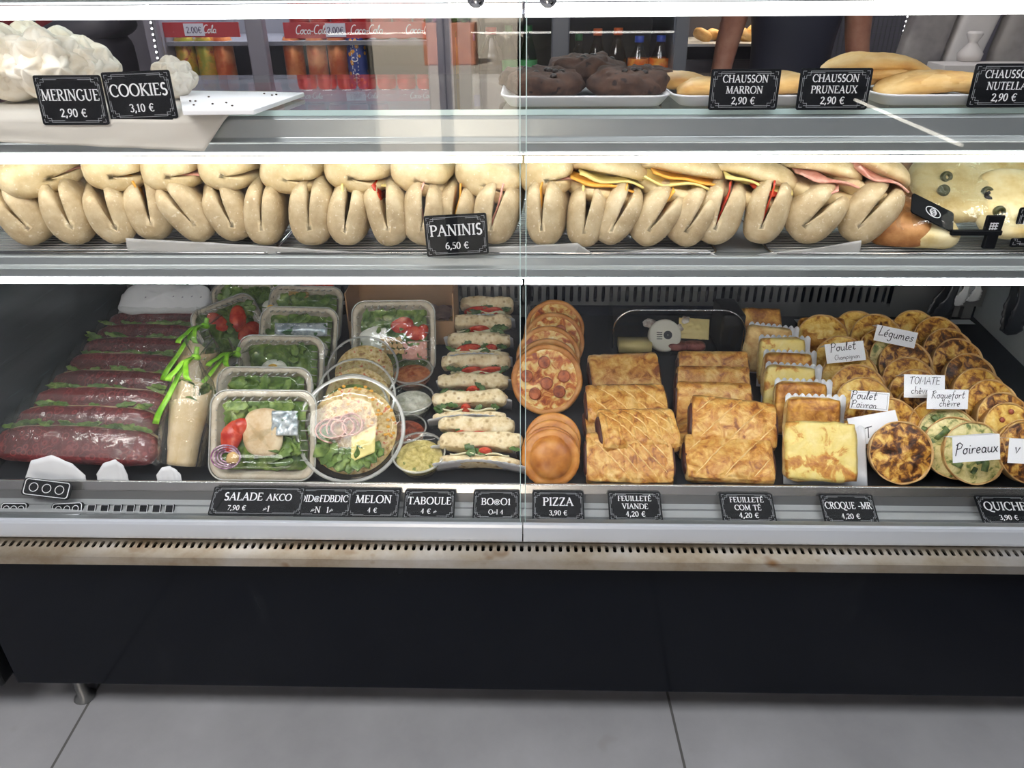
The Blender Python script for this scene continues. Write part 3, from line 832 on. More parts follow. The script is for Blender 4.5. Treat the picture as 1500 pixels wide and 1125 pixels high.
for i, (px, py, wpx, ry, rz, fl, txt) in enumerate(BOT):
    Yf = .10 + (.006 if i % 2 else 0)
    H = .098 + .004 * math.sin(i * 2.1)
    c = aY(px, py, Yf)
    Wd = wpx * ppm(c) * 1.04
    half = 6 + 5 * ((i * 7) % 5) / 4
    f = [(a, b, .030, .004) for a, b in (fl or [])]
    panini(px, py, Yf, .15, Wd, H, 90, half if fl or i in (1, 2, 5) else 5, .07, (0, ry, rz), 'floury panini in the lower row, ' + txt, f, i, (0, -.016), group='paninis standing in the lower row')
# top row, left: end on, slit to the right
TOPA = [(60, 262, 118, -12, 40, [HAM], 'with ham, at the far left end'), (160, 256, 88, 0, 8, [CH_O], 'above the second gap from the left'), (248, 256, 86, -2, 4, [HAM], 'with a dark slit, above the cheese-corner one'),
        (332, 256, 84, 4, 2, None, 'squarest and closed'), (422, 262, 92, 8, -4, None, 'drooping towards the right'), (514, 258, 96, 12, -6, [CH_Y], 'with a flap of pale cheese sticking out'),
        (606, 260, 92, 16, -6, None, 'under the street reflection'), (708, 268, 104, 20, -8, [CH_O], 'just left of the glass seam'), (802, 262, 82, 0, -6, [HAM], 'just right of the glass seam')]
for i, (px, py, wpx, ry, rz, fl, txt) in enumerate(TOPA):
    c = aY(px, py, .115)
    Wd = wpx * ppm(c) * 1.04
    f = [(a, b, Wd * .26, .0) for a, b in (fl or [])]
    panini(px, py - 4, .115, .16, Wd, .066, -4, 5, .06, (0, ry, rz), 'LED-lit panini lying in the upper row, ' + txt, f, 40 + i, (Wd * .02, -.006), 'bread_lit', group='paninis lying in the upper row')
# top row, right: side on with the cut open to the front
TOPB = [(893, 268, 118, 12, [CH_Y, CH_O], 'wide open with yellow and orange cheese'), (1000, 265, 120, 10, [CH_O, CH_Y], 'open with melted cheese and mushroom'), (1106, 275, 128, 14, [CH_Y, TOM], 'wide open with cheese and a thick tomato slice'),
        (1208, 268, 112, 12, [HAM], 'open with pink ham and pale cubes'), (1285, 266, 108, 24, [HAM], 'at the right end with ham, tipped down')]
for i, (px, py, wpx, ry, fl, txt) in enumerate(TOPB):
    Yc = .155
    c = aY(px, py, Yc - .03)
    L = wpx * ppm(c) * 1.12
    o = thing('panini', (c.x, Yc, c.z), (0, 0, 0), 'LED-lit panini lying in the upper row, ' + txt, 'panini', 'paninis lying in the upper row')
    o.rotation_euler = (Matrix.Rotation(R(ry), 4, 'Y') @ Matrix.Rotation(R(90), 4, 'Z')).to_euler()
    # local: length along Y (now along -X), local +x now points to +Y; the cut opens towards the customer (-x) and a little up
    panini_mesh(L, .1, .078, 174, 17, .06, 60 + i, (.022, -.004), 2.8).build('bread', M_['bread_lit'], o)
    for k, (nm, mm) in enumerate(fl):
        if mm == 'tomato':
            mb = MB().lathe([(.0, -.004), (.028, -.004), (.031, 0), (.028, .004), (0, .004)], 24, Matrix.Translation((-.022, -.02, .006)) @ Matrix.Rotation(R(-14), 4, 'Y'))
            mb.build(nm, M_[mm], o)
        else:
            s = slice_sheet(L * .72, .06, .009, i + k * 3)
            mb = MB().add([Vector((-.016 + p[1] - .004 * k, p[0] + .012 * k, p[2] + .006 - .008 * k)) for p in s.v], s.f)
            mb.build(nm, M_[mm], o, solid=.003)
# ---------------------------------------------------------------- quiches
def bumpy_disc(r, z, amp, scale, seed, nr=9, nt=30, dome=0.0):
    mb = MB()
    vs, fs = [(0, 0, z + dome)], []
    for i in range(1, nr + 1):
        for j in range(nt):
            a = 2 * math.pi * j / nt
            rr = r * i / nr
            x, y = rr * math.cos(a), rr * math.sin(a)
            k = 1 - (i / nr) ** 4
            vs.append((x, y, z + dome * (1 - (i / nr) ** 2) + amp * k * noise.noise(Vector((x * scale + seed, y * scale, seed * 1.3)))))
    for j in range(nt):
        fs.append((0, 1 + j, 1 + (j + 1) % nt))
    for i in range(nr - 1):
        for j in range(nt):
            a, b = 1 + i * nt + j, 1 + i * nt + (j + 1) % nt
            fs.append((a, a + nt, b + nt, b))
    return mb.add(vs, fs)

QR = .0575
_qm = {}
def quiche_meshes(kind):
    if kind in _qm:
        return _qm[kind]
    r = QR
    cr = MB()
    n = 40
    prof = [(r * .82, 0), (r * .9, .001), (r * .985, .022), (r, .0245), (r * .975, .0255), (r * .945, .0225), (r * .93, .012)]
    rings = []
    for k, (rr, z) in enumerate(prof):
        rings.append([((rr + .0006 * math.sin(9 * t + k) * (k > 1)) * math.cos(t), (rr + .0006 * math.sin(9 * t + k) * (k > 1)) * math.sin(t), z + .0008 * math.sin(5 * t) * (2 < k < 6)) for t in [2 * math.pi * j / n for j in range(n)]])
    cr.loft(rings)
    fl = bumpy_disc(r * .95, .0215, .005, 60, len(kind), 9, 32, .004)
    _qm[kind] = (cr, fl)
    return _qm[kind]
_qc = {}
def quiche(px, py, kind, tilt, rz, label, bits=None, h=None, seed=0, dy=0):
    a = R(tilt)
    hh = h if h is not None else QR * math.sin(a) + .02 * math.cos(a)
    c = deck(px, py, hh + .004)
    # root at the base centre of the shell
    n = Vector((0, -math.sin(a), math.cos(a)))
    base = c - n * .022
    o = thing('quiche', base, (tilt, 0, rz), label, 'quiche', 'individual quiches on the right of the counter')
    if 'crust' not in _qc:
        cr, fl = quiche_meshes(kind)
        _qc['crust'] = cr.build('crust', M_['crust'], o)
    else:
        k = _qc['crust'].copy()
        COL.objects.link(k)
        k.parent = o
    if kind not in _qc:
        _qc[kind] = bumpy_disc(QR * .95, .0215, .005, 60, len(kind), 9, 32, .004).build('filling', M_['quiche_' + kind], o)
    else:
        k = _qc[kind].copy()
        COL.objects.link(k)
        k.parent = o
    rr = random.Random(seed + 11)
    if bits == 'leek':
        mb = MB()
        for i in range(11):
            ang, rad = rr.uniform(0, 6.28), rr.uniform(.005, .045)
            M = Matrix.Translation((rad * math.cos(ang), rad * math.sin(ang), .0265)) @ Euler((rr.uniform(-.4, .4), rr.uniform(-.4, .4), rr.uniform(0, 6))).to_matrix().to_4x4()
            l, w = rr.uniform(.007, .014), rr.uniform(.003, .006)
            mb.sheet(lambda u, v: ((u - .5) * 2 * l, (v - .5) * 2 * w, .002 * math.sin(u * 5) + .002), 4, 2, M)
        mb.build('leek_pieces', M_['leek'], o, solid=.0012)
    if bits == 'bacon':
        mb = MB()
        for i in range(9):
            ang, rad = rr.uniform(0, 6.28), rr.uniform(.005, .042)
            mb.blob(.0055, .0055, .003, nu=10, nv=6, M=Matrix.Translation((rad * math.cos(ang), rad * math.sin(ang), .027)))
        mb.build('bacon_cubes', M_['bacon'], o)
    return o
QA = [(1206, 497, 'yellow', 'yellow quiche at the back behind the chicken and mushroom card'), (1234, 530, 'yellow', 'yellow quiche under the front edge of the chicken and mushroom card'),
      (1246, 553, 'yellow', 'pale yellow quiche, second in front of the chicken and mushroom card'), (1257, 575, 'brown', 'brown-patched quiche behind the small bordered card'),
      (1267, 594, 'yellow', 'yellow quiche carrying the small bordered handwritten card'), (1281, 614, 'brown', 'browned quiche just in front of the small bordered card'),
      (1304, 627, 'brown', 'browned quiche behind the partly hidden blank-topped card')]
QB = [(1256, 491, 'yellow', 'small glimpse of yellow quiche at the back left of the vegetable card'), (1284, 496, 'brown', 'browned quiche at the back under the vegetable card'),
      (1296, 517, 'dark', 'dark quiche below the left edge of the vegetable card'), (1312, 527, 'leek', 'quiche with green pieces in front of the vegetable card'),
      (1326, 536, 'dark', 'big dark glossy quiche in front of the vegetable card'), (1331, 563, 'brown', 'browned quiche behind the tomato card'),
      (1342, 582, 'brown', 'browned quiche at the left edge of the tomato card'), (1354, 604, 'dark', 'dark quiche under the tomato card'),
      (1372, 630, 'brown', 'browned quiche left of and below the blue cheese card'), (1390, 641, 'leek', 'leek quiche just below the blue cheese card'), (1399, 656, 'leek', 'leek quiche hidden behind the leek card')]
QC = [(1340, 490, 'yellow', 'yellow quiche at the very back beside the tongs'), (1373, 500, 'brown', 'brown-dotted quiche at the back right of the vegetable card'), (1388, 518, 'dark', 'dark brown quiche, second from the back by the right wall'),
      (1402, 534, 'dark', 'dark quiche, third from the back by the right wall'), (1420, 557, 'dark', 'large dark quiche right of the tomato card'), (1433, 580, 'brown', 'brown quiche right of the blue cheese card'),
      (1451, 598, 'brown', 'brown quiche by the right wall above the bacon quiche'), (1468, 618, 'dark', 'dark quiche with a green fleck behind the bacon quiche'), (1478, 634, 'yellow', 'quiche dotted with bacon at the right edge'), (1504, 660, 'brown', 'browned quiche behind the cut-off card at the right edge')]
for n_, col_ in enumerate((QA, QB, QC)):
    for i, (px, py, kd, lb) in enumerate(col_):
        quiche(px, py, kd, 52 + (i * 5 % 4), (-4, 0, 6)[n_] + (i * 37 % 9) - 4, lb, 'leek' if kd == 'leek' else ('bacon' if 'bacon at' in lb else None), seed=n_ * 20 + i)
quiche(1326, 672, 'dark', 56, -2, 'whole round mushroom quiche at the front between the toasted sandwich and the leek quiche', seed=77)
quiche(1432, 671, 'leek', 55, 2, 'whole leek quiche at the front carrying the leek card', 'leek', seed=78)
quiche(1520, 681, 'dark', 52, 6, 'dark quiche at the front cut by the right edge', seed=79)

# ---------------------------------------------------------------- toasted sandwiches on scalloped paper
def scallop_paper(w, h, n, amp, bend=0.0):
    """paper sheet in XY with a scalloped top edge, bottom at y=0"""
    def fn(u, v):
        top = h + amp * abs(math.sin(math.pi * n * u)) - amp
        x = (u - .5) * w
        return (x, v * top, bend * (abs(x) / w) ** 2)
    return MB().sheet(fn, n * 6, 4)
def croque(px, py, w, tilt, rz, kind, label, paper=True, h=.05, ph=.115, pw=None, depth=.105):
    c = deck(px, py, h)
    o = thing('toasted_sandwich', c, (tilt, 0, rz), label, 'sandwich', 'toasted sandwiches in scalloped paper')
    s = int(px * 7 + py)
    body = MB().blob(w / 2, depth / 2, .0125, .3, .5, 40, 12, .005, 50, s)
    body.build('bread', M_['toast_side'], o)
    def fn(u, v):
        x, y = (u - .5) * w * .97, (v - .5) * depth * .97
        e = max(0, 1 - (abs(u - .5) * 2) ** 10 - (abs(v - .5) * 2) ** 10)
        x *= 1 - .05 * (abs(v - .5) * 2) ** 4 + .03 * noise.noise(Vector((v * 5, s, 1)))
        y *= 1 - .05 * (abs(u - .5) * 2) ** 4 + .03 * noise.noise(Vector((u * 5, s, 4)))
        return (x, y, .0085 + .0065 * e ** .4 + .0028 * noise.noise(Vector((x * 60 + s, y * 60, s))))
    MB().sheet(fn, 20, 20).build('cheese_crust', M_[kind], o, solid=.002)
    if paper:
        pw = pw or w * 1.12
        Mp = Matrix.Translation((pw * .10, -depth / 2 - .004, -.017))
        scallop_paper(pw, ph, 9, .006).build('paper', M_['paper_white'], o, solid=.0006).matrix_basis = Mp
    return o
CQ = [(1205, 497, .105, 40, -2, 'toast_brown', 'browned toasted sandwich at the back left of the quiches', False),
      (1112, 484, .100, 52, -2, 'toast_brown', 'dark browned toasted sandwich standing at the very back', False),
      (1122, 512, .096, 68, -16, 'toast_side', 'toasted sandwich on edge, second from the back', True),
      (1143, 530, .098, 66, -4, 'toast_cheese', 'golden toasted sandwich on edge, third from the back', True),
      (1151, 553, .098, 66, -4, 'toast_brown', 'toasted sandwich on edge, fourth from the back', True),
      (1154, 573, .100, 66, -8, 'toast_cheese', 'toasted sandwich on edge, fifth from the back', True),
      (1170, 598, .100, 66, -4, 'toast_brown', 'toasted sandwich on edge with brown crust, sixth from the back', True),
      (1188, 622, .102, 66, -3, 'toast_brown', 'dark-edged toasted sandwich right behind the front one', True)]
for px, py, w, tl, rz, kd, lb, pp in CQ:
    croque(px, py, w, tl, rz, kd, lb, pp, h=.054)
croque(1206, 674, .132, 50, -4, 'toast_cheese', 'whole square toasted cheese sandwich at the front beside the mushroom quiche', True, h=.054, depth=.112, pw=.15)

# ---------------------------------------------------------------- puff pastry slices
def feuillete(px, py, h, rot, label, w=.142, d=.088, t=.04, fill=1, seed=0, lines=5, slant=1):
    c = deck(px, py, h)
    o = thing('pastry_slice', c, rot, label, 'pastry', 'rectangular puff pastries')
    mb = MB()
    nx, npf = 84, 40
    rings = []
    for i in range(nx + 1):
        u = i / nx * 2 - 1
        x = u * w / 2
        s = (1 - abs(u * .985) ** 16) ** (1 / 16)
        ring = []
        for j in range(npf):
            a = 2 * math.pi * j / npf
            ca, sa = math.cos(a), math.sin(a)
            y = d / 2 * math.copysign(abs(ca) ** .42, ca) * (.9 + .1 * s)
            z = t / 2 * math.copysign(abs(sa) ** .5, sa)
            z *= (.80 + .2 * (1 - u * u)) * (1 - .22 * (abs(y) / (d / 2)) ** 3)
            q = Vector((x * 26 + seed * 5, y * 26, z * 26 + seed))
            k = noise.noise(q) * .0045 + noise.noise(q * 3) * .0018
            if abs(ca) > .86:      # flaky side
                y += .002 * math.sin(z * 900 + 3 * noise.noise(q)) * math.copysign(1, ca)
            if sa > .5 and lines:
                g = ((x + slant * y * .9) / w * lines) % 1.0
                k -= .0042 * math.exp(-((g - .5) / .085) ** 2)
            ring.append(Vector((x + noise.noise(q * 2 + Vector((3, 1, 7))) * .002, y * s, z * (.55 + .45 * s) + k * (1 if sa > 0 else .3))))
        rings.append(ring)
    mb.loft(rings)
    mb.build('pastry_crust', M_['puff'], o)
    if lines:
        sc = MB()
        tops = [sorted([(p.y, p.z) for j, p in enumerate(rg) if math.sin(2 * math.pi * j / npf) > -.02]) for rg in rings]
        def topz(x, y):
            i = min(range(len(rings)), key=lambda k: abs(rings[k][npf // 4].x - x))
            tp = tops[i]
            for (y0, z0), (y1, z1) in zip(tp, tp[1:]):
                if y0 <= y <= y1:
                    return z0 + (z1 - z0) * (y - y0) / max(y1 - y0, 1e-6)
            return None
        for m4 in range(-2, lines + 3):
            pts = []
            for k in range(23):
                y = (-.43 + .86 * k / 22) * d
                x = (m4 + .5) / lines * w - slant * y * .9
                if abs(x) < w * .46:
                    z = topz(x, y)
                    if z is not None:
                        pts.append((x, y, z + .0003))
            if len(pts) > 5:
                sc.tube(pts, [.0004 + .0011 * math.sin(math.pi * (q + .5) / len(pts)) for q in range(len(pts))], 6)
        if sc.f:
            sc.build('score_lines', M_['puff_score'], o)
    if fill:
        for sx in (-1, 1):
            MB().blob(.007, d * .36, t * .30, .6, .6, 16, 10, .002, 90, seed, Matrix.Translation((sx * w * .492, 0, -.002))).build('filling', M_['filling_dark'], o)
    return o
FE = [(914, 548, .055, (38, 0, 6), 'puff pastry slice at the back of the left stack with a brown streak', 1), (915, 622, .012, (8, 0, 0), 'puff pastry slice low in the left stack, mostly covered', 1),
      (917, 594, .052, (30, 0, 2), 'flat-topped puff pastry slice, second from the back of the left stack', 1), (934, 631, .064, (24, 4, 8), 'glossy puff pastry slice lying askew across the left stack', 1), (923, 683, .032, (34, 0, -1), 'golden scored puff pastry slice at the front of the left stack', 1),
      (1043, 545, .046, (62, 0, 0), 'puff pastry slice on edge at the back of the right stack', 1), (1043, 568, .046, (62, 0, -1), 'puff pastry slice on edge, second in the right stack', 1), (1044, 592, .046, (60, 0, -3), 'puff pastry slice on edge, third in the right stack', 1),
      (1046, 646, .014, (6, 0, 2), 'puff pastry slice tucked under the large golden one in the right stack', 1), (1073, 620, .062, (34, 4, -5), 'large golden puff pastry slice lying on top of the right stack', 2), (1070, 684, .030, (22, 0, -4), 'puff pastry slice with split side at the front of the right stack', 2)]
for i, (px, py, h, rot, lb, fl) in enumerate(FE):
    feuillete(px, py, h, rot, lb, seed=i * 3 + 1, lines=(0, 0, 4, 6, 6, 0, 0, 0, 0, 3, 3)[i], slant=-1 if i >= 8 else 1, t=.044, d=.096 if i in (4, 9, 10) else .088, w=.158 if i in (1, 2, 4) else (.158 if i > 8 else .146))

# ---------------------------------------------------------------- round pies
def pie(px, py, label, tilt, scal, seed):
    r = .052
    c = deck(px, py, r * math.sin(R(tilt)) * .96 + .006)
    o = thing('round_pie', c, (tilt, 0, 0), label, 'pie', 'small round golden pies')
    n = 72
    rings = []
    for rr, z in ((.9, -.008), (1.0, -.004), (1.02, 0), (.98, .003), (.86, .004), (.76, .004), (.72, .008), (.6, .014), (.4, .0175), (.2, .019), (.02, .0195)):
        ring = []
        for j in range(n):
            a = 2 * math.pi * j / n
            k = rr * r * (1 + (.022 * abs(math.sin(a * 14)) * (rr > .85) if scal else 0))
            x, y = k * math.cos(a), k * math.sin(a)
            ring.append((x, y, z + .0015 * noise.noise(Vector((x * 50 + seed, y * 50, seed)))))
        rings.append(ring)
    MB().loft(rings).build('pastry_lid', M_['pie'], o)
    return o
pie(810, 645, 'smooth-edged golden pie at the back, just under the pizza', 58, False, 1)
pie(808, 657, 'scallop-edged golden pie, second from the front', 60, True, 3)
pie(806, 667, 'scallop-edged golden pie directly behind the front one', 60, True, 4)
pie(807, 680, 'whole golden round pie at the front beside the glass seam', 58, True, 5)

# ---------------------------------------------------------------- small pizzas
def pizza(px, py, label, tilt, rz, seed, tops, r=.069):
    c = deck(px, py, r * math.sin(R(tilt)) + .004)
    o = thing('small_pizza', c, (tilt, 0, rz), label, 'pizza', 'small round pizzas leaning in a row')
    n = 48
    rings = []
    for rr, z in ((.7, -.008), (.95, -.008), (1.02, -.002), (1.0, .006), (.94, .009), (.86, .006), (.8, .002), (.02, .001)):
        rings.append([((rr + .02 * noise.noise(Vector((math.cos(a) * 2 + seed, math.sin(a) * 2, seed)))) * r * math.cos(a), (rr + .02 * noise.noise(Vector((math.cos(a) * 2 + seed, math.sin(a) * 2, seed)))) * r * math.sin(a), z + .002 * noise.noise(Vector((3 * math.cos(a), 3 * math.sin(a) + seed, rr)))) for a in [2 * math.pi * j / n for j in range(n)]])
    MB().loft(rings).build('pizza_base', M_['pizza_crust'], o)
    bumpy_disc(r * .86, .0055, .006, 55, seed, 8, 30, .002).build('melted_cheese', M_['pizza_cheese'], o)
    for (a, rad) in tops:
        M = Matrix.Translation((rad * math.cos(R(a)), rad * math.sin(R(a)), .010)) @ Euler((.1, -.12, 0)).to_matrix().to_4x4()
        MB().lathe([(.0, -.003), (.0125, -.003), (.0132, 0), (.0125, .0022), (.009, .0012), (0, .0008)], 20, M).build('sausage_slice', M_['sausage'], o)
    return o
pizza(812, 482, 'small pizza at the very back, tallest in the row', 54, 0, 2, [])
pizza(811, 502, 'browned small pizza second from the back', 54, 2, 5, [(60, .03)])
pizza(803, 524, 'pale small pizza third from the back with ham', 60, -2, 8, [])
pizza(802, 544, 'pale small pizza directly behind the sausage pizza', 62, -2, 12, [])
pizza(801, 556, 'whole small pizza in front of its row with round sausage slices', 62, -3, 15, [(100, .036), (12, .036), (172, .042), (232, .038), (318, .036), (270, .008)], .073)
# ---------------------------------------------------------------- filled bread halves on scalloped paper (column left of the seam)
def wavy_slab(w, d, t, amp, seed, holes=True, M=None):
    """torn-crumb bread layer: wide along X, cut face towards +Z"""
    def fn(p):
        q = Vector((p.x * 55 + seed * 4, p.y * 55, p.z * 55 + seed))
        k = noise.noise(q * .6) * amp + noise.noise(q * 1.7) * amp * .5
        return Vector((p.x + k * .3, p.y * (1 + .35 * noise.noise(Vector((p.x * 30 + seed, seed, 0)))) + k, p.z + (abs(noise.noise(q)) * -.004 if p.z > 0 and holes else 0)))
    return MB().blob(w / 2, d / 2, t / 2, .45, .5, 40, 14, 0, M=M, fn=fn)
def leaf_mb(mb, M, l, w, seed):
    mb.sheet(lambda u, v: ((u - .5) * l, (v - .5) * w * (math.sin(math.pi * min(1, max(0, u))) ** .5 + .05) * (1 + .3 * math.sin(u * 17 + seed)), .25 * w * noise.noise(Vector((u * 3 + seed, v * 3, seed)))), 8, 4, M)
def bread_half(px, py, w, tilt, rz, label, seed, toms, paper=True):
    c = deck(px, py, .038)
    o = thing('open_sandwich', c, (tilt, 0, rz), label, 'sandwich', 'filled bread halves on scalloped paper')
    wavy_slab(w, .032, .048, .006, seed, M=Matrix.Translation((-.0, .021, 0))).build('bread_top', M_['crumb'], o)
    wavy_slab(w * .98, .016, .046, .003, seed + 5, M=Matrix.Translation((0, -.017, 0))).build('bread_bottom', M_['crumb'], o)
    mb = MB()
    r = random.Random(seed)
    for i in range(5):
        x = (r.random() - .5) * w * .85
        leaf_mb(mb, Matrix.Translation((x, r.uniform(-.010, .004), .021 + r.uniform(0, .006))) @ Euler((r.uniform(-.5, .9), r.uniform(-.5, .5), r.uniform(-.6, .6))).to_matrix().to_4x4(), r.uniform(.018, .032), r.uniform(.008, .014), i)
    mb.build('rocket_leaves', M_['rocket'], o, solid=.0008)
    for (tx, tw) in toms:
        MB().blob(tw / 2, .0085, .027, 1, 1, 20, 10, .0012, 50, seed, Matrix.Translation((tx * w, -.001, .007)) @ Matrix.Rotation(R(7), 4, 'Z')).build('tomato_slice', M_['tomato'], o)
    MB().sheet(lambda u, v: ((u - .5) * w * .7, -.0075 + .0025 * math.sin(u * 14 + seed), -.02 + v * .045), 14, 3).build('cheese_slice', M_['cheese_white'], o, solid=.0015)
    if paper:
        Mp = Matrix.Translation((.0, -.028, -.023)) @ Matrix.Rotation(R(90), 4, 'X')
        def fn(u, v):
            x = (u - .5) * w * 1.08
            top = .062 + .005 * abs(math.sin(math.pi * 12 * u))
            return (x, v * top - .002, -.010 * math.cos(math.pi * (u - .5)) + .004)
        p = MB().sheet(fn, 60, 3)
        p.build('paper', M_['paper_white'], o, solid=.0005).matrix_basis = Mp
    return o
SW = [(717, 434, .122, 'topmost filled bread at the back, tomato on the left and rocket on the right', [(-.18, .075)]), (713, 459, .134, 'filled bread second from the back with a tomato slice in the middle', [(.1, .06)]),
      (703, 486, .15, 'filled bread third from the back with tomato and a round green leaf', [(-.02, .055)]), (701, 513, .145, 'filled bread fourth from the back with a long tomato slice', [(-.15, .06), (.2, .03)]),
      (697, 546, .152, 'filled bread with two tomato pieces, level with the coleslaw cup', [(-.06, .05), (.22, .058)]), (693, 574, .15, 'filled bread with little tomato, level with the top of the red salsa cup', [(0, .03)]),
      (688, 600, .152, 'filled bread full of rocket with hardly any tomato', [(-.05, .022)]), (697, 640, .148, 'filled bread with a white cheese layer, second from the front', [(-.18, .03), (.02, .05)]),
      (702, 690, .156, 'filled bread at the very front of the column', [(.05, .03)])]
for i, (px, py, w, lb, tm) in enumerate(SW):
    bread_half(px, py, w, 42, (i * 29 % 7) - 3, lb, i + 2, tm)

# ---------------------------------------------------------------- salad boxes
def rr_ring(w, h, r, z, n=6):
    return [(x, y, z) for x, y in rounded_rect(w, h, r, n)]
def salad_box(px, py, label, w=.19, hgt=.155, tilt=57, rz=0, ry=0, seed=0, kind='green', h=None, flat=False):
    hh = h if h is not None else (hgt / 2) * math.sin(R(tilt)) + .004
    c = deck(px, py, hh)
    o = thing('salad_box', c, (tilt, ry, rz), label, 'salad', 'boxed salads with clear lids')
    d = .042
    rings = [rr_ring(w * .78, hgt * .74, .022, -d), rr_ring(w * .80, hgt * .77, .024, -d + .002), rr_ring(w * .93, hgt * .92, .028, -.004), rr_ring(w * .995, hgt * .995, .03, -.002), rr_ring(w, hgt, .03, 0), rr_ring(w * .995, hgt * .995, .03, .0025),
             rr_ring(w * .905, hgt * .885, .026, .0022), rr_ring(w * .89, hgt * .865, .025, -.002), rr_ring(w * .78, hgt * .75, .022, -d + .005)]
    MB().loft(rings).build('pulp_tray', M_['carton_pulp'], o)
    # clear lid: rim, ribbed sloping wall, flat top
    lr = []
    for k, (s, z) in enumerate(((1.01, .0005), (1.012, .004), (.985, .0048), (.90, .0052), (.895, .006), (.80, .024), (.785, .0255), (.70, .0255), (.69, .0235), (.35, .0235), (.02, .0235))):
        ring = []
        base = rounded_rect(w * s, hgt * (s - .02 if s < .95 else s), .03 * max(s, .3), 14)
        for j, (x, y) in enumerate(base):
            ring.append((x, y, z))
        lr.append(ring)
    lid = MB().loft(lr, caps=False).build('lid', M_['lid'], o)
    rb = MB()
    for i in range(9):
        x = (i - 4) / 4 * w * .34
        rb.tube([(x, hgt * .435, .0068), (x * .97, hgt * .39, .0255)], .0016, 6)
    for i in range(6):
        y = (i - 2.5) / 2.5 * hgt * .28
        for s in (-1, 1):
            rb.tube([(s * w * .444, y, .0068), (s * w * .40, y * .97, .0255)], .0012, 6)
    rb.build('lid_ribs', M_['plastic_edge'], lid)
    ol = rounded_rect(w * 1.012, hgt * 1.012, .03, 8)
    MB().tube([(x, y, .0035) for x, y in ol + ol[:1]], .0018, 6).build('lid_edge', M_['plastic_edge'], lid)
    # contents
    r = random.Random(seed * 5 + 1)
    W_, H_ = w * .80, hgt * .78
    def bed(u, v):
        x, y = (u - .5) * W_, (v - .5) * H_
        e = min(1, 4 * min(u, 1 - u, v, 1 - v) + .2)
        q = Vector((x * 42 + seed * 9, y * 42, seed))
        return (x + .004 * noise.noise(q * 1.3), y + .004 * noise.noise(q * 1.7), -.016 + .018 * e + .010 * noise.noise(q) + .006 * noise.noise(q * 2.4))
    MB().sheet(bed, 44, 36).build('lettuce', M_['lettuce'], o)
    lf = MB()
    for i in range(22):
        M = Matrix.Translation((r.uniform(-.42, .42) * W_, r.uniform(-.4, .42) * H_, r.uniform(.004, .012))) @ Euler((r.uniform(-.6, .6), r.uniform(-.6, .6), r.uniform(0, 6.3))).to_matrix().to_4x4()
        leaf_mb(lf, M, r.uniform(.03, .05), r.uniform(.016, .026), i)
    lf.build('leaf_pieces', M_['lettuce'] if kind != 'rocket' else M_['rocket'], o, solid=.0008)
    def egg(x, y, rz_=0, s=1):
        M = Matrix.Translation((x, y, .010)) @ Matrix.Rotation(rz_, 4, 'Z')
        e = MB().blob(.024 * s, .017 * s, .010, M=M).build('egg_half', M_['egg_white'], o)
        MB().blob(.010 * s, .008 * s, .004, M=M @ Matrix.Translation((0, 0, .0082))).build('yolk', M_['egg_yolk'], e)
    def sachet(x, y, rz_, l=.10, wd=.026):
        M = Matrix.Translation((x, y, .014)) @ Matrix.Rotation(rz_, 4, 'Z')
        MB().sheet(lambda u, v: ((u - .5) * l, (v - .5) * wd, .006 * math.sin(math.pi * v) * math.sin(math.pi * u) ** .4 + .0012 * noise.noise(Vector((u * 12, v * 6, seed)))), 24, 8, M).build('dressing_sachet', M_['sachet'], o, solid=.0015)
    def tomw(x, y, s, rz_=0):
        MB().blob(.026 * s, .018 * s, .011, 1, 1, 20, 10, .003, 40, seed, Matrix.Translation((x, y, .010)) @ Matrix.Rotation(rz_, 4, 'Z')).build('tomato_wedge', M_['tomato'], o)
    if kind == 'green':
        sachet(0, -.015, .06)
    elif kind == 'egg':
        egg(-.01, .005, 0, 1.15)
        egg(.055, -.03, 1.9, 1.2)
    elif kind == 'sachet_top':
        sachet(.01, .02, .03, .12, .03)
        egg(.055, -.03, 1.2, 1)
        MB().box(-.006, .006, -.006, .006, 0, .011, Matrix.Translation((.06, -.045, .01))).build('crouton', M_['crouton'], o, smooth=False, bevel=.001)
    elif kind == 'mixed':
        for k in range(3):
            MB().blob(.032, .014, .006, M=Matrix.Translation((-.045 + .004 * k, .010 - .014 * k, .009 + .001 * k)) @ Matrix.Rotation(.25 - .2 * k, 4, 'Z')).build('egg_slice', M_['egg_white'], o)
        tomw(.02, .028, 1, .2)
        tomw(.045, .012, .9, -.6)
        tomw(.065, .012, .7, 1.2)
        for k in range(12):
            MB().box(-.0055, .0055, -.0055, .0055, 0, .010, Matrix.Translation((-.022 + .012 * (k % 4) + .003 * (k // 4), -.006 - .013 * (k // 4), .012)) @ Matrix.Rotation(k * .7, 4, 'Z')).build('crouton', M_['crouton'], o, smooth=False, bevel=.001)
        MB().sheet(lambda u, v: (.02 + u * .055, -.05 + v * .04, .012 + .008 * noise.noise(Vector((u * 5, v * 5, 2)))), 16, 12).build('ham_slice', M_['ham'], o, solid=.002)
    elif kind == 'chicken':
        tomw(-.055, -.002, 1.15, 1.3)
        tomw(-.04, .015, .9, .5)
        MB().blob(.038, .044, .008, .7, .8, 24, 10, .003, 30, 4, Matrix.Translation((.005, .006, .012))).build('chicken_slice', M_['chicken'], o)
        MB().sheet(lambda u, v: (.022 + u * .048, .0 + v * .045, .019 + .006 * noise.noise(Vector((u * 5, v * 5, 9)))), 16, 12).build('dressing_sachet', M_['sachet'], o, solid=.002)
        on = MB()
        for k in range(4):
            rr = .012 + .005 * k
            on.tube([(-.062 + rr * math.cos(a * .35), -.040 + rr * .8 * math.sin(a * .35), .012 + .002 * k) for a in range(19)], .0017, 6)
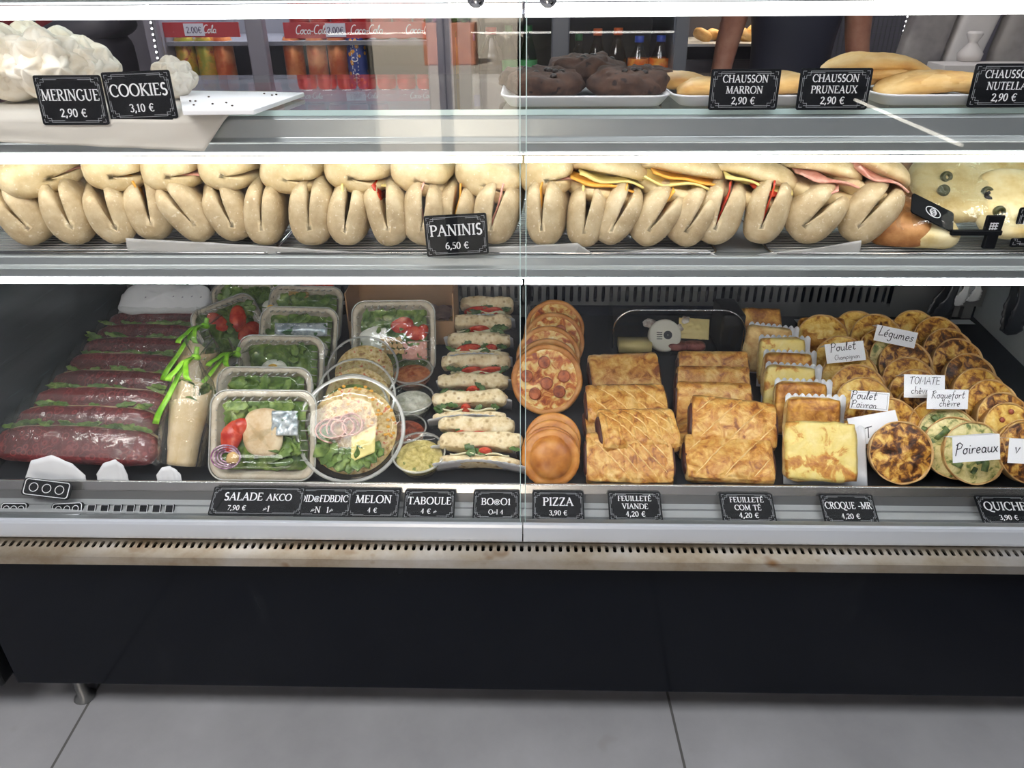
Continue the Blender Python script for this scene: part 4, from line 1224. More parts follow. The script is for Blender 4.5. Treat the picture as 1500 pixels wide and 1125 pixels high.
        on.build('onion_rings', M_['onion'], o)
        MB().blob(.012, .011, .008, .8, .8, 16, 10, .003, 90, 3, Matrix.Translation((-.05, -.042, .014))).build('walnut', M_['crouton'], o)
    elif kind == 'red':
        tomw(.02, .02, 1.2, 1)
        tomw(.03, -.02, 1.3, .3)
        tomw(-.03, .03, 1.0, 2)
    return o
salad_box(361, 446, 'boxed salad tipped at the very back left with white sliced filling', .15, .125, 40, 20, seed=1, kind='egg', h=.09)
salad_box(341, 484, 'boxed salad standing sideways with tomato, left of the stacked row', .17, .14, 62, 58, ry=0, seed=2, kind='red', h=.075)
salad_box(445, 427, 'barely visible boxed salad with a yellow piece at the back', .15, .12, 50, 0, seed=3, kind='mixed', h=.10)
salad_box(447, 462, 'boxed green salad at the back of the row with a flat sachet', .178, .14, 54, -4, seed=4, kind='green', h=.075)
salad_box(437, 497, 'boxed salad with a printed dressing sachet across its top, second from the back', .178, .145, 56, -3, seed=5, kind='sachet_top', h=.072)
salad_box(411, 544, 'boxed salad with round pale egg halves in the middle of the row', .184, .15, 57, -2, seed=6, kind='egg', h=.072)
salad_box(387, 594, 'boxed leafy salad with a clear sachet directly behind the front one', .188, .15, 57, -1, seed=7, kind='green', h=.072)
salad_box(383, 643, 'boxed salad at the front with chicken, tomato and red onion', .196, .165, 58, 0, seed=8, kind='chicken')
salad_box(577, 495, 'boxed mixed salad standing alone with egg, croutons, tomato and ham', .184, .165, 60, 2, seed=9, kind='mixed', h=.078)

# ---------------------------------------------------------------- round salad bowls and small cups
def round_bowl(px, py, label, rad=.083, tilt=50, rz=0, seed=0, kind='grain', h=None):
    hh = h if h is not None else rad * math.sin(R(tilt)) + .006
    c = deck(px, py, hh)
    o = thing('salad_bowl', c, (tilt, 0, rz), label, 'salad', 'round clear salad bowls')
    MB().lathe([(rad * .62, -.045), (rad * .66, -.044), (rad * .94, -.004), (rad, 0), (rad, .003), (rad * .95, .003), (rad * .92, -.004), (rad * .64, -.042)], 44).build('bowl', M_['lid'], o)
    MB().lathe([(rad * .985, .0005), (rad * 1.025, .0005), (rad * 1.03, .005), (rad * 1.0, .0065), (rad * .965, .0065)], 44, caps=False).build('rim', M_['plastic_edge'], o)
    lid = MB().lathe([(rad * 1.015, .001), (rad * 1.02, .005), (rad * .97, .0062), (rad * .93, .0065), (rad * .84, .020), (rad * .8, .0215), (rad * .5, .0225), (.001, .0225)], 44, caps=False).build('lid', M_['lid'], o)
    mm = Matrix.Translation((0, 0, -.006))
    mb = bumpy_disc(rad * .84, -.016, .012, 70, seed, 14, 44, .014)
    mb.build('grain_salad' if kind != 'leafy' else 'leaf_bed', M_['grains' if kind != 'leafy' else 'lettuce'], o)
    if kind == 'ham':
        r = random.Random(5)
        lf = MB()
        for i in range(12):
            a = math.pi * (1.0 + i / 14)
            leaf_mb(lf, Matrix.Translation((rad * .6 * math.cos(a), rad * .6 * math.sin(a), .006)) @ Euler((r.uniform(-.5, .5), r.uniform(-.5, .5), a)).to_matrix().to_4x4(), .05, .026, i)
        lf.build('lettuce_leaves', M_['lettuce'], o, solid=.001)
        for k in range(3):
            MB().sheet(lambda u, v: ((.012 + .012 * u + .004 * k) * math.cos(u * 9 + k) + .004 - .018 * k, (.012 + .012 * u) * math.sin(u * 9 + k) + .004 - .004 * k, .002 + v * .018), 40, 4).build('ham_roll', M_['ham'], o, solid=.0016)
        MB().sheet(lambda u, v: (.004 + u * .044, -.064 + v * .05 + u * .018, .010 + .005 * noise.noise(Vector((u * 3, v * 3, 1)))), 12, 12).build('cheese_slice', M_['cheese_yellow'], o, solid=.002)
        cn = MB()
        for k in range(34):
            a, q = r.uniform(-.2, 1.9), r.uniform(.3, .85) * rad
            cn.blob(.0038, .003, .0026, nu=8, nv=5, M=Matrix.Translation((q * math.cos(a), q * math.sin(a), .008)))
        cn.build('sweetcorn', M_['cheese_orange'], o)
    return o
round_bowl(532, 542, 'round bowl of grain salad at the back below the mixed salad box', .074, 44, 6, 3)
round_bowl(522, 581, 'round bowl of grain salad with red pepper and a paper corner, second of the bowls', .078, 46, 6, 5)
round_bowl(512, 604, 'dim round bowl directly behind the ham bowl', .078, 40, 0, 7, 'leafy', h=.05)
round_bowl(503, 662, 'round bowl at the front with rolled ham, cheese, sweetcorn and leaves', .100, 48, 2, 9, 'ham', h=.078)
def cup(px, py, label, kind, rad=.046, tilt=10, amp=.006):
    c = deck(px, py, .042)
    o = thing('dip_cup', c, (tilt, 0, 0), label, 'cup', 'small clear cups of salad')
    MB().lathe([(rad * .72, -.036), (rad * .74, -.0355), (rad * .93, -.004), (rad, -.002), (rad, .001), (rad * .95, .001), (rad * .9, -.004), (rad * .71, -.034)], 36).build('cup', M_['lid'], o)
    MB().lathe([(rad * 1.02, 0), (rad * 1.025, .003), (rad * .97, .004), (rad * .92, .003), (rad * .9, .0015), (.001, .0015)], 36, caps=False).build('lid', M_['lid'], o)
    MB().lathe([(rad * .96, .0012), (rad * 1.028, .0008), (rad * 1.032, .0034), (rad * .97, .0046)], 36, caps=False).build('rim', M_['plastic_edge'], o)
    mb = bumpy_disc(rad * .88, -.012, amp, 90, len(kind), 12, 36, .008)
    mb.lathe([(rad * .7, -.033), (rad * .88, -.013)], 36, caps=False)
    mb.build('filling', M_[kind], o)
    return o
cup(603, 544, 'small clear cup of orange grated carrot', 'carrot')
cup(602, 584, 'small clear cup of white coleslaw', 'slaw', .047)
cup(592, 628, 'small clear cup of dark red salsa', 'salsa', .043)
cup(611, 676, 'small clear cup of yellow couscous salad at the front', 'couscous', .049, 16, .010)

# ---------------------------------------------------------------- wraps in cellophane tied with green ribbon
def wrap(px, py, label, tilt, rz, ry, seed, L=.17, h=.085):
    c = deck(px, py, h)
    o = thing('wrapped_tortilla', c, (tilt, ry, rz), label, 'wrap', 'tortilla wraps in cellophane with green ribbon')
    # local: roll axis along Y, open top at +Y
    def roll(u, v):
        a = u * 2 * math.pi * 1.25 + .6
        rr = .036 * (.72 + .34 * v) * (.86 + .16 * u)
        y = -L / 2 + v * L * (.80 + .14 * math.sin(a * .5))
        return (rr * math.cos(a) + .002 * noise.noise(Vector((u * 5, v * 4, seed))), y, rr * math.sin(a) * .85)
    MB().sheet(roll, 40, 14).build('tortilla', M_['tortilla'], o, solid=.003)
    lf = MB()
    r = random.Random(seed)
    for i in range(14):
        leaf_mb(lf, Matrix.Translation((r.uniform(-.022, .022), L * .22 + r.uniform(-.015, .02), r.uniform(-.016, .022))) @ Euler((r.uniform(-1.2, 1.2), r.uniform(-1, 1), r.uniform(0, 6))).to_matrix().to_4x4(), .036, .022, i)
    lf.build('salad_leaves', M_['lettuce'], o, solid=.0008)
    MB().blob(.017, .014, .014, lump=.003, seed=seed, M=Matrix.Translation((.008, L * .2, .016))).build('chicken_piece', M_['chicken'], o)
    # film: sleeve that is gathered above the wrap and flares again
    prof = [(.039, -L * .5), (.043, -L * .1), (.044, L * .22), (.034, L * .42), (.014, L * .58), (.006, L * .66), (.007, L * .69), (.018, L * .78), (.026, L * .86)]
    rings = []
    for k, (rr, y) in enumerate(prof):
        rings.append([(rr * (1 + .16 * math.sin(9 * a + k) + .08 * math.sin(17 * a + seed)) * math.cos(a), y + (.006 * math.sin(5 * a + seed) if k == len(prof) - 1 else 0), rr * .9 * (1 + .16 * math.sin(9 * a + k)) * math.sin(a)) for a in [2 * math.pi * j / 40 for j in range(40)]])
    MB().loft(rings, caps=False).build('cellophane', M_['film'], o)
    rb = MB()
    rb.lathe([(.0065, -.005), (.009, 0), (.0065, .005)], 16, Matrix.Translation((0, L * .665, 0)) @ Matrix.Rotation(R(90), 4, 'X'))
    for s, x1, y1 in ((-1, -.030, -.13), (1, .026, -.045), (-1, -.016, -.05)):
        def strip(u, v, x1=x1, y1=y1):
            w = .0042 + .0025 * u
            return (x1 * u ** 1.3 + (v - .5) * 2 * w, L * .66 + y1 * u, .010 + .036 * math.sin(min(1, u * 1.6) * 1.5) + .004 * math.sin(u * 9))
        rb.sheet(strip, 14, 3)
    rb.sheet(lambda u, v: (.004 * math.cos(v * 6.3), L * (.68 + .10 * u), .004 * math.sin(v * 6.3)), 6, 8)
    rb.build('green_ribbon', M_['ribbon'], o, solid=.001)
    return o
wrap(325, 575, 'tortilla wrap in cellophane at the back between the tied wraps and the salad boxes', 40, -16, 0, 6, .13, .06)
wrap(284, 545, 'tortilla wrap with green ribbon, rear one beside the red sandwiches', 52, -16, 0, 4, .15)
wrap(252, 648, 'tortilla wrap with green ribbon standing at the front beside the red sandwiches', 58, -12, 0, 2, .175)

# ---------------------------------------------------------------- long sandwiches in red printed paper
def red_sandwich(px, py, label, L, rz, seed, h=.05, tilt=35):
    c = deck(px, py, h)
    o = thing('wrapped_sandwich', c, (tilt, 0, rz), label, 'sandwich', 'long sandwiches in dark red printed paper')
    def sec(hw, hh, x, s):
        k = 1 - .0 * abs(x)
        return [(x, hw * math.copysign(abs(math.cos(a)) ** .6, math.cos(a)) * s + .0, hh * math.copysign(abs(math.sin(a)) ** .6, math.sin(a)) * s + .012 * (1 - (2 * x / L) ** 2)) for a in [2 * math.pi * j / 24 for j in range(24)]]
    rings = []
    for i in range(25):
        u = -1 + 2 * i / 24
        s = max(.12, (1 - abs(u) ** 6) ** (1 / 3))
        rings.append([(p[0], p[1] + .002 * noise.noise(Vector((p[0] * 30 + seed, p[1] * 40, 1))), p[2] + .003 * noise.noise(Vector((p[0] * 24 + seed, p[1] * 40, 3)))) for p in sec(.034, .020, u * L / 2, s)])
    MB().loft(rings).build('printed_paper', M_['red_paper'], o)
    rings = []
    for i in range(21):
        u = -1 + 2 * i / 20
        s = max(.1, (1 - abs(u) ** 5) ** (1 / 3))
        rings.append([(p[0], p[1] + .026, p[2] - .006) for p in sec(.012, .016, u * L * .47, s)])
    MB().loft(rings).build('bread', M_['bread'], o)
    lf = MB()
    r = random.Random(seed)
    for i in range(12):
        leaf_mb(lf, Matrix.Translation((r.uniform(-.42, .42) * L, .036 + r.uniform(-.003, .004), .012 + r.uniform(0, .01))) @ Euler((r.uniform(-.5, .8), r.uniform(-.4, .4), r.uniform(-.4, .4))).to_matrix().to_4x4(), .04, .010, i)
    lf.build('lettuce', M_['lettuce'], o, solid=.0008)
    def film(u, v):
        x = (u - .5) * L * 1.03
        y = -.030 + v * .082
        return (x, y, (.030 + .016 * math.sin(math.pi * min(1, v * 1.1))) * (1 - (abs(u - .5) * 2) ** 8) + .002 + .003 * noise.noise(Vector((u * 14 + seed, v * 5, seed))))
    MB().sheet(film, 40, 10).build('clear_film', M_['film'], o)
    return o
RS = [(222, 480, .27, 0, 'dark red wrapped sandwich at the back, just below the white paper parcels'), (206, 500, .27, -2, 'dark red wrapped sandwich second from the back'),
      (190, 520, .275, -2, 'dark red wrapped sandwich third from the back with pale filling showing'), (180, 544, .28, -3, 'dark red wrapped sandwich with a smooth front, fourth from the back'),
      (160, 570, .285, -3, 'dark red wrapped sandwich level with the knot of the front green ribbon'), (140, 596, .285, -3, 'dark red wrapped sandwich with scrawled print, behind the open-topped one'),
      (120, 624, .29, -2, 'dark red wrapped sandwich topped by shiny film'), (100, 655, .29, -3, 'dark red wrapped sandwich, second from the front with lettuce along its top'),
      (96, 690, .30, -4, 'dark red wrapped sandwich lowest at the front left corner')]
for i, (px, py, L, rz, lb) in enumerate(RS):
    red_sandwich(px, py, lb, L, rz, i * 2 + 1)

# ---------------------------------------------------------------- white paper parcels and kraft box at the back left
def parcel(px, py, label, w, d, t, rot, h, seed):
    c = deck(px, py, h)
    o = thing('paper_parcel', c, rot, label, 'parcel', 'white paper parcels at the back')
    MB().blob(w / 2, d / 2, t / 2, .3, .6, 60, 20, .014, 26, seed).build('paper_wrap', M_['paper_white'], o)
    mb = MB()
    for k in range(7):
        text_mb(mb, '~', .006, -w * .28 + k * .022, .002 * (k % 2), 0, thick=.2, thin=.16)
    e = mb.build('printed_marks', mat('violet_ink', c8(92, 84, 120), .6), o, solid=.0004)
    e.location = (0.02, -d * .1, t * .56)
    return o
parcel(243, 455, 'white paper parcel lying in front, above the red sandwiches', .23, .095, .040, (30, 0, -2), .07, 3)
parcel(243, 440, 'white paper parcel at the very back below the air grille', .21, .085, .036, (30, 0, 1), .10, 8)
kb = thing('cardboard_box', deck(602, 470, .0), (0, 0, 1), 'brown open cardboard box standing behind the mixed salad box', 'box')
kb.location.y = .655
w_, d_, h_ = .25, .14, .13
kb.location.z = zd(.73) + .001
MB().box(-w_ / 2, w_ / 2, -d_ / 2, d_ / 2, 0, .003).box(-w_ / 2, w_ / 2, d_ / 2 - .003, d_ / 2, 0, h_).box(-w_ / 2, -w_ / 2 + .003, -d_ / 2, d_ / 2, 0, h_).box(w_ / 2 - .003, w_ / 2, -d_ / 2, d_ / 2, 0, h_).box(-w_ / 2, w_ / 2, -d_ / 2, -d_ / 2 + .003, 0, .06).build('box_body', M_['kraft'], kb, smooth=False)
MB().sheet(lambda u, v: ((u - .5) * .22, -.05 + v * .1, .05 + .02 * noise.noise(Vector((u * 6, v * 5, 3)))), 24, 14).build('wrapping_paper', mat('pinkish_paper', c8(126, 100, 100), .5, stops=[(.4, c8(104, 80, 84)), (.6, c8(150, 126, 120))], scale=16), kb)
# ---------------------------------------------------------------- acrylic box of cheese portions behind the pastries
c = deck(985, 512, 0)
ax = thing('acrylic_box', (c.x, .60, zd(.66) + .001), (0, 0, 0), 'clear domed acrylic box of cheese portions behind the puff pastries', 'box')
pw = ppm(aY(985, 490, .56))
w_ = 190 * pw
prof = [(-.055, 0), (-.055, .03), (-.05, .075), (-.03, .105), (0, .115), (.06, .115), (.06, 0)]
out = []
for x in (-w_ / 2, w_ / 2):
    out.append([(x, y, z) for y, z in prof])
MB().loft(out).build('box_shell', M_['lid'], ax, smooth=False)
rr = [(-w_ / 2 + .0, .02), (-w_ / 2, .06)] + [(-w_ / 2 + .05 - .05 * math.cos(R(a)), .065 + .05 * math.sin(R(a))) for a in range(0, 91, 10)] + [(w_ / 2 - .06 + .06 * math.sin(R(a)), .055 + .06 * math.cos(R(a))) for a in range(0, 91, 10)] + [(w_ / 2, .02)]
MB().tube([(x, -.057, z) for x, z in rr], .0022, 6).build('front_rim', M_['chrome'], ax)
MB().box(w_ / 2 - .052, w_ / 2, -.05, .055, .004, .10).build('side_block', M_['black_matt'], ax, smooth=False, bevel=.006)
def in_box(name, mb, m_, label, cat_, loc, rot=(0, 0, 0), group=None):
    o = mb.build(name, M_[m_])
    o.location = ax.location + Vector(loc)
    o.rotation_euler = [R(a) for a in rot]
    return tag(o, label, cat_, group)
mk('butter', c8(224, 204, 140), .4)
mk('cured_meat', c8(112, 44, 40), .4, stops=[(.35, c8(90, 30, 30)), (.6, c8(160, 96, 88))], scale=60)
mk('wrapper', c8(206, 198, 190), .3, stops=[(.35, c8(150, 120, 110)), (.6, c8(222, 216, 208))], scale=50)
mk('soft_white', c8(222, 218, 206), .4)
in_box('cheese_portion', MB().box(-.038, .038, -.02, .02, 0, .022), 'butter', 'flat yellow cheese portion at the left of the acrylic box', 'cheese', (-w_ / 2 + .055, -.028, .004))
in_box('soft_cheese', MB().lathe([(.034, -.012), (.038, -.008), (.038, .008), (.034, .012), (0.001, .0125)], 36), 'soft_white', 'round white soft cheese with a dark printed label in the acrylic box', 'cheese', (-.025, -.018, .034), (58, 0, 0))
lbm = MB()
lbm.lathe([(0.001, .0), (.010, .0)], 24, caps=False)
for k in range(4):
    lbm.box(-.026, -.013, -.010 + .005 * k, -.008 + .005 * k, 0, .0004)
o = lbm.build('printed_label', M_['ink'], None)
o.parent = [q for q in bpy.data.objects if q.name == 'soft_cheese'][0]
o.location = (.006, 0, .0130)
for k, (x, y, z, s) in enumerate(((-.055, .01, .052, 1), (.012, .0, .046, .9), (.03, .02, .055, 1.1))):
    in_box('wrapped_sweet', MB().blob(.017 * s, .011 * s, .009 * s, .8, .8, 16, 10, .004, 120, k), 'wrapper', ('crumpled wrapped morsel high at the left of the acrylic box', 'striped wrapped morsel in the middle of the acrylic box', 'pale wrapped morsel behind the middle of the acrylic box')[k], 'snack', (x, y, z), (20, 10, 40 * k), 'wrapped morsels in the acrylic box')
for k, x in enumerate((-.005, .035)):
    in_box('cured_meat_piece', MB().blob(.026, .014, .010, .6, .6, 18, 10, .003, 50, k), 'cured_meat', ('dark red cured meat piece under the round cheese', 'dark red cured meat piece at the right of the acrylic box')[k], 'meat', (x + .01, -.03, .014), (0, 0, 10 - 20 * k), 'cured meat in the acrylic box')
in_box('cream_packet', MB().sheet(lambda u, v: ((u - .5) * .07, (v - .5) * .05, .008 * math.sin(math.pi * u) * math.sin(math.pi * v) + .003 * noise.noise(Vector((u * 9, v * 9, 1)))), 20, 14), 'butter', 'pale yellow torn packet leaning at the right inside the acrylic box', 'packet', (.045, -.004, .046), (50, 0, -8))

# ---------------------------------------------------------------- price cards
BLACK = mat('card_black', c8(14, 16, 20), .6, spec=.12)
CARDW = mat('card_ink', c8(226, 228, 232), .6)
FRAME = mat('card_frame', c8(150, 154, 160), .5)
def deco_frame(mb, w, h, z):
    def line(x0, y0, x1, y1, t=.0005):
        mb.box(min(x0, x1) - t / 2, max(x0, x1) + t / 2, min(y0, y1) - t / 2, max(y0, y1) + t / 2, z, z + .0002)
    for m_, g in ((.0035, .0), (.0055, .008)):
        X, Y = w / 2 - m_, h / 2 - m_
        for s in (-1, 1):
            line(-X + .010 - g * .6, s * Y, X - .010 + g * .6, s * Y) if g == 0 else (line(-X + .004, s * Y, -X + w * .28, s * Y), line(X - .004, s * Y, X - w * .28, s * Y))
            line(s * X, -Y + .008, s * X, Y - .008) if g == 0 else (line(s * X, -Y + .004, s * X, -Y + h * .32), line(s * X, Y - .004, s * X, Y - h * .32))
    for sx in (-1, 1):
        for sy in (-1, 1):
            X, Y = sx * (w / 2 - .0035), sy * (h / 2 - .0035)
            line(X, Y - sy * .009, X - sx * .005, Y - sy * .009)
            line(X - sx * .005, Y - sy * .009, X - sx * .005, Y - sy * .005)
            line(X - sx * .005, Y - sy * .005, X - sx * .010, Y - sy * .005)
            line(X - sx * .010, Y - sy * .005, X - sx * .010, Y)
            line(X, Y, X - sx * .004, Y)
            line(X, Y, X, Y - sy * .004)
def price_card(px, py, Yb, w, h, lean, lines, label, rz=0, ry=0, foot=False, garble=None, group='black price cards'):
    """(px, py): middle of the card's lower edge"""
    p = aY(px, py, Yb)
    o = thing('price_card', p, (90 - lean, 0, 0), label, 'price card', group)
    o.rotation_euler = (Matrix.Rotation(R(rz), 4, 'Z') @ Matrix.Rotation(R(90 - lean), 4, 'X') @ Matrix.Rotation(R(ry), 4, 'Z')).to_euler()
    slab(MB(), [(x, y + h / 2) for x, y in rounded_rect(w, h, .003, 4)], -.0018, 0).build('card', BLACK, o, smooth=False)
    fb = MB()
    deco_frame(fb, w, h, .0001)
    e = fb.build('printed_border', FRAME, o, smooth=False)
    e.location = (0, h / 2, 0)
    tb = MB()
    for (s, size, y, *rest) in lines:
        text_mb(tb, s, size, rest[0] if rest else 0, y, .0004, maxw=w * .86, wide=1.12)
    tb.build('lettering', CARDW, o, smooth=False)
    if foot:
        MB().box(-w * .42, w * .42, -.006, .006, -.022, .0).build('card_holder', BLACK, o, smooth=False, bevel=.001)
    return o
def two(name, price, w, h, s1=None):
    s1 = s1 or h * .235
    return [(name, s1, h * .50), (price, h * .165, h * .17)]
def three(a, b, price, h):
    return [(a, h * .17, h * .68), (b, h * .17, h * .41), (price, h * .175, h * .15)]
U = ppm(aY(110, 150, .05))
price_card(112, 183, .047, 99 * U, 68 * U, 6, two('MERINGUE', '2,90 €', 99 * U, 68 * U, .0135), 'black price card in front of the white meringues', ry=0)
price_card(212, 175, .052, 101 * U, 66 * U, 6, two('COOKIES', '3,10 €', 101 * U, 66 * U, .0145), 'black price card on a black holder beside the meringue card', ry=2, foot=True)
price_card(1087, 161, .06, 99 * U, 55 * U, 4, three('CHAUSSON', 'MARRON', '2,90 €', 55 * U), 'black price card on the middle tray, next to the chocolate cookies')
price_card(1217, 161, .06, 102 * U, 56 * U, 4, three('CHAUSSON', 'PRUNEAUX', '2,90 €', 56 * U), 'black price card at the left foot of the turnover stack')
price_card(1467, 157, .06, 100 * U, 58 * U, 4, three('CHAUSSON', 'NUTELLA', '2,90 €', 58 * U), 'black price card at the right edge in front of the turnover stack')
U = ppm(aY(670, 345, .064))
price_card(671, 374, .064, 92 * U, 60 * U, 6, two('PANINIS', '6,50 €', 92 * U, 60 * U, .0155), 'black price card leaning on the paninis', ry=3)
price_card(1514, 362, .085, 70 * U, 58 * U, 4, [('F', .014, .034, -.022)], 'black price card cut by the right edge, on the panini shelf')
U = ppm(aY(800, 745, .05))
def low_card(px, py, wpx, hpx, lines, label, **k):
    w = wpx * U
    h = .056
    return price_card(px, py, .034, w, h, 62, lines(w, h), label, **k)
low_card(372, 755, 138, 0, lambda w, h: [('SALADE', .0145, .029, -.026), ('7,90 €', .0095, .010, -.034), ('&AKCO', .0125, .029, .036), ('~1', .011, .008, .02)], 'wide black price card at the lower left below the front salad box')
low_card(470, 757, 84, 0, lambda w, h: [('OID@FDBDIC', .0125, .029), ('~N  1~', .011, .008)], 'black price card with smeared letters next to the wide salad card')
low_card(544, 758, 78, 0, lambda w, h: two('MELON', '4 €', w, h, .0145), 'black price card below the front round bowl')
low_card(627, 760, 76, 0, lambda w, h: [('TABOULE', .0135, .028), ('4 € ~', .0095, .010)], 'black price card below the couscous cup')
low_card(726, 761, 68, 0, lambda w, h: [('BO@O1', .0125, .028), ('O~I 4', .0085, .010)], 'black price card with smeared print left of the glass seam')
low_card(818, 762, 76, 0, lambda w, h: two('PIZZA', '3,90 €', w, h, .0150), 'black price card under the small round pies')
low_card(932, 763, 78, 0, lambda w, h: three('FEUILLETÉ', 'VIANDE', '4,20 €', h), 'black price card below the left stack of puff pastries')
low_card(1099, 765, 78, 0, lambda w, h: three('FEUILLETÉ', 'COM TÉ', '4,20 €', h), 'black price card below the right stack of puff pastries')
low_card(1249, 767, 78, 0, lambda w, h: two('CROQUE -MR', '4,20 €', w, h, .0125), 'black price card below the front toasted sandwich')
low_card(1482, 769, 78, 0, lambda w, h: two('QUICHE', '3,90 €', w, h, .0150), 'black price card below the quiches at the right edge')

# ---------------------------------------------------------------- handwritten tent cards among the quiches
def tent(px, py, h, w, hh, lines, label, rz=0, tilt=64, flap=.026, border=False, ry=0):
    c = deck(px, py, h)
    o = thing('tent_card', c, (0, 0, 0), label, 'label card', 'handwritten folded cards')
    o.rotation_euler = (Matrix.Rotation(R(rz), 4, 'Z') @ Matrix.Rotation(R(tilt), 4, 'X') @ Matrix.Rotation(R(ry), 4, 'Z')).to_euler()
    mb = MB()
    mb.add([(-w / 2, -hh / 2, 0), (w / 2, -hh / 2, 0), (w / 2, hh / 2, 0), (-w / 2, hh / 2, 0), (w / 2, hh / 2 - .002, -flap), (-w / 2, hh / 2 - .002, -flap)], [(0, 1, 2, 3), (3, 2, 4, 5)])
    mb.build('folded_card', M_['paper_card'], o, smooth=False, solid=.0006)
    tb = MB()
    for (s, size, x, y) in lines:
        text_mb(tb, s, size, x, y, .0006, hand=True, thin=.09, shear=.15, maxw=w * .9)
    if border:
        a, b = w / 2 - .003, hh / 2 - .003
        for x0, x1, y0, y1 in ((-a, a, b, b + .0004), (-a, a, -b, -b + .0004), (-a, -a + .0004, -b, b), (a - .0004, a, -b, b)):
            tb.box(x0, x1, y0, y1, .0004, .0007)
    tb.build('handwriting', M_['ink'], o, smooth=False)
    return o
tent(1312, 493, .115, .086, .034, [('Légumes', .020, 0, -.004)], 'folded card with a single handwritten word at the back of the middle quiche column', -4, 66, ry=-10)
tent(1238, 516, .118, .080, .040, [('Poulet', .018, -.004, .004), ('Champignon', .010, .002, -.014)], 'tilted folded card with two handwritten lines, leftmost of the large ones', 0, 56, ry=6)
tent(1274, 587, .122, .070, .034, [('Poulet', .016, -.012, .002), ('Poivron', .014, -.010, -.014)], 'small card with a printed border among the left quiches', -2, 66, .014, True, ry=-3)
tent(1354, 566, .124, .078, .044, [('TOMATE', .014, 0, .004), ('chèvre', .014, -.006, -.014)], 'folded card in capitals tucked behind the blue cheese card', 2, 60, .03, ry=-2)
tent(1388, 585, .128, .078, .036, [('Roquefort', .014, 0, .002), ('chèvre', .014, .004, -.013)], 'folded card with two handwritten lines standing in front of the capitals card', 4, 66, ry=-2)
tent(1281, 627, .080, .088, .052, [('T', .020, -.014, -.016), ('u', .018, .002, -.020)], 'large folded card with its writing mostly hidden by the mushroom quiche', -6, 54, .03, ry=14)
tent(1430, 657, .118, .082, .044, [('Poireaux', .020, 0, -.008)], 'folded card stuck on the leek quiche at the front', 3, 66, .024, ry=3)
tent(1512, 662, .115, .080, .042, [('V', .018, -.02, -.004)], 'folded card cut by the right edge of the picture', 0, 64, .028, ry=0) if False else tent(1512, 662, .115, .080, .042, [('v', .022, -.026, -.004)], 'folded card cut by the right edge of the picture', 0, 64, .028, ry=-3)

# ---------------------------------------------------------------- tongs hanging from the shelf by the right end
TM = mat('tongs_black', c8(32, 36, 42), .4)
TW = mat('tongs_pale', c8(196, 200, 202), .3)
def tongs(px, py0, py1, Y, label, m_, w=.034, ry=0):
    p0, p1 = aY(px, py0, Y), aY(px, py1, Y)
    ln = (p0 - p1).length
    o = thing('serving_tongs', p1, (0, ry, 0), label, 'tongs', 'tongs hanging at the right end')
    for s in (-1, 1):
        def arm(u, v, s=s):
            z = u * (ln + .03)
            hw = w / 2 * (.45 + .55 * (1 - min(1, u / .55)) ** .5) if u < .55 else w / 2 * .45
            hw += .003 * abs(math.sin(u * 26)) * (u < .5)
            if u < .06:
                hw *= .5 + u * 8
            return ((v - .5) * 2 * hw, s * (.004 + .012 * math.sin(math.pi * min(1, u))), z)
        MB().sheet(arm, 50, 4).build('tong_arm', m_, o, solid=.003)
    return o
tongs(1366, 418, 474, .62, 'dark plastic tongs with a scalloped head hanging in front of the back corner', TM, .040, 12)
tongs(1480, 418, 489, .50, 'dark tongs hanging close to the right edge', TM, .036, -8)
tongs(1398, 418, 446, .66, 'pale scalloped tongs tip beside the dark tongs', TW, .026, 8)
tongs(1422, 418, 440, .66, 'pale scalloped tongs tip nearest the right wall', TW, .026, -4)
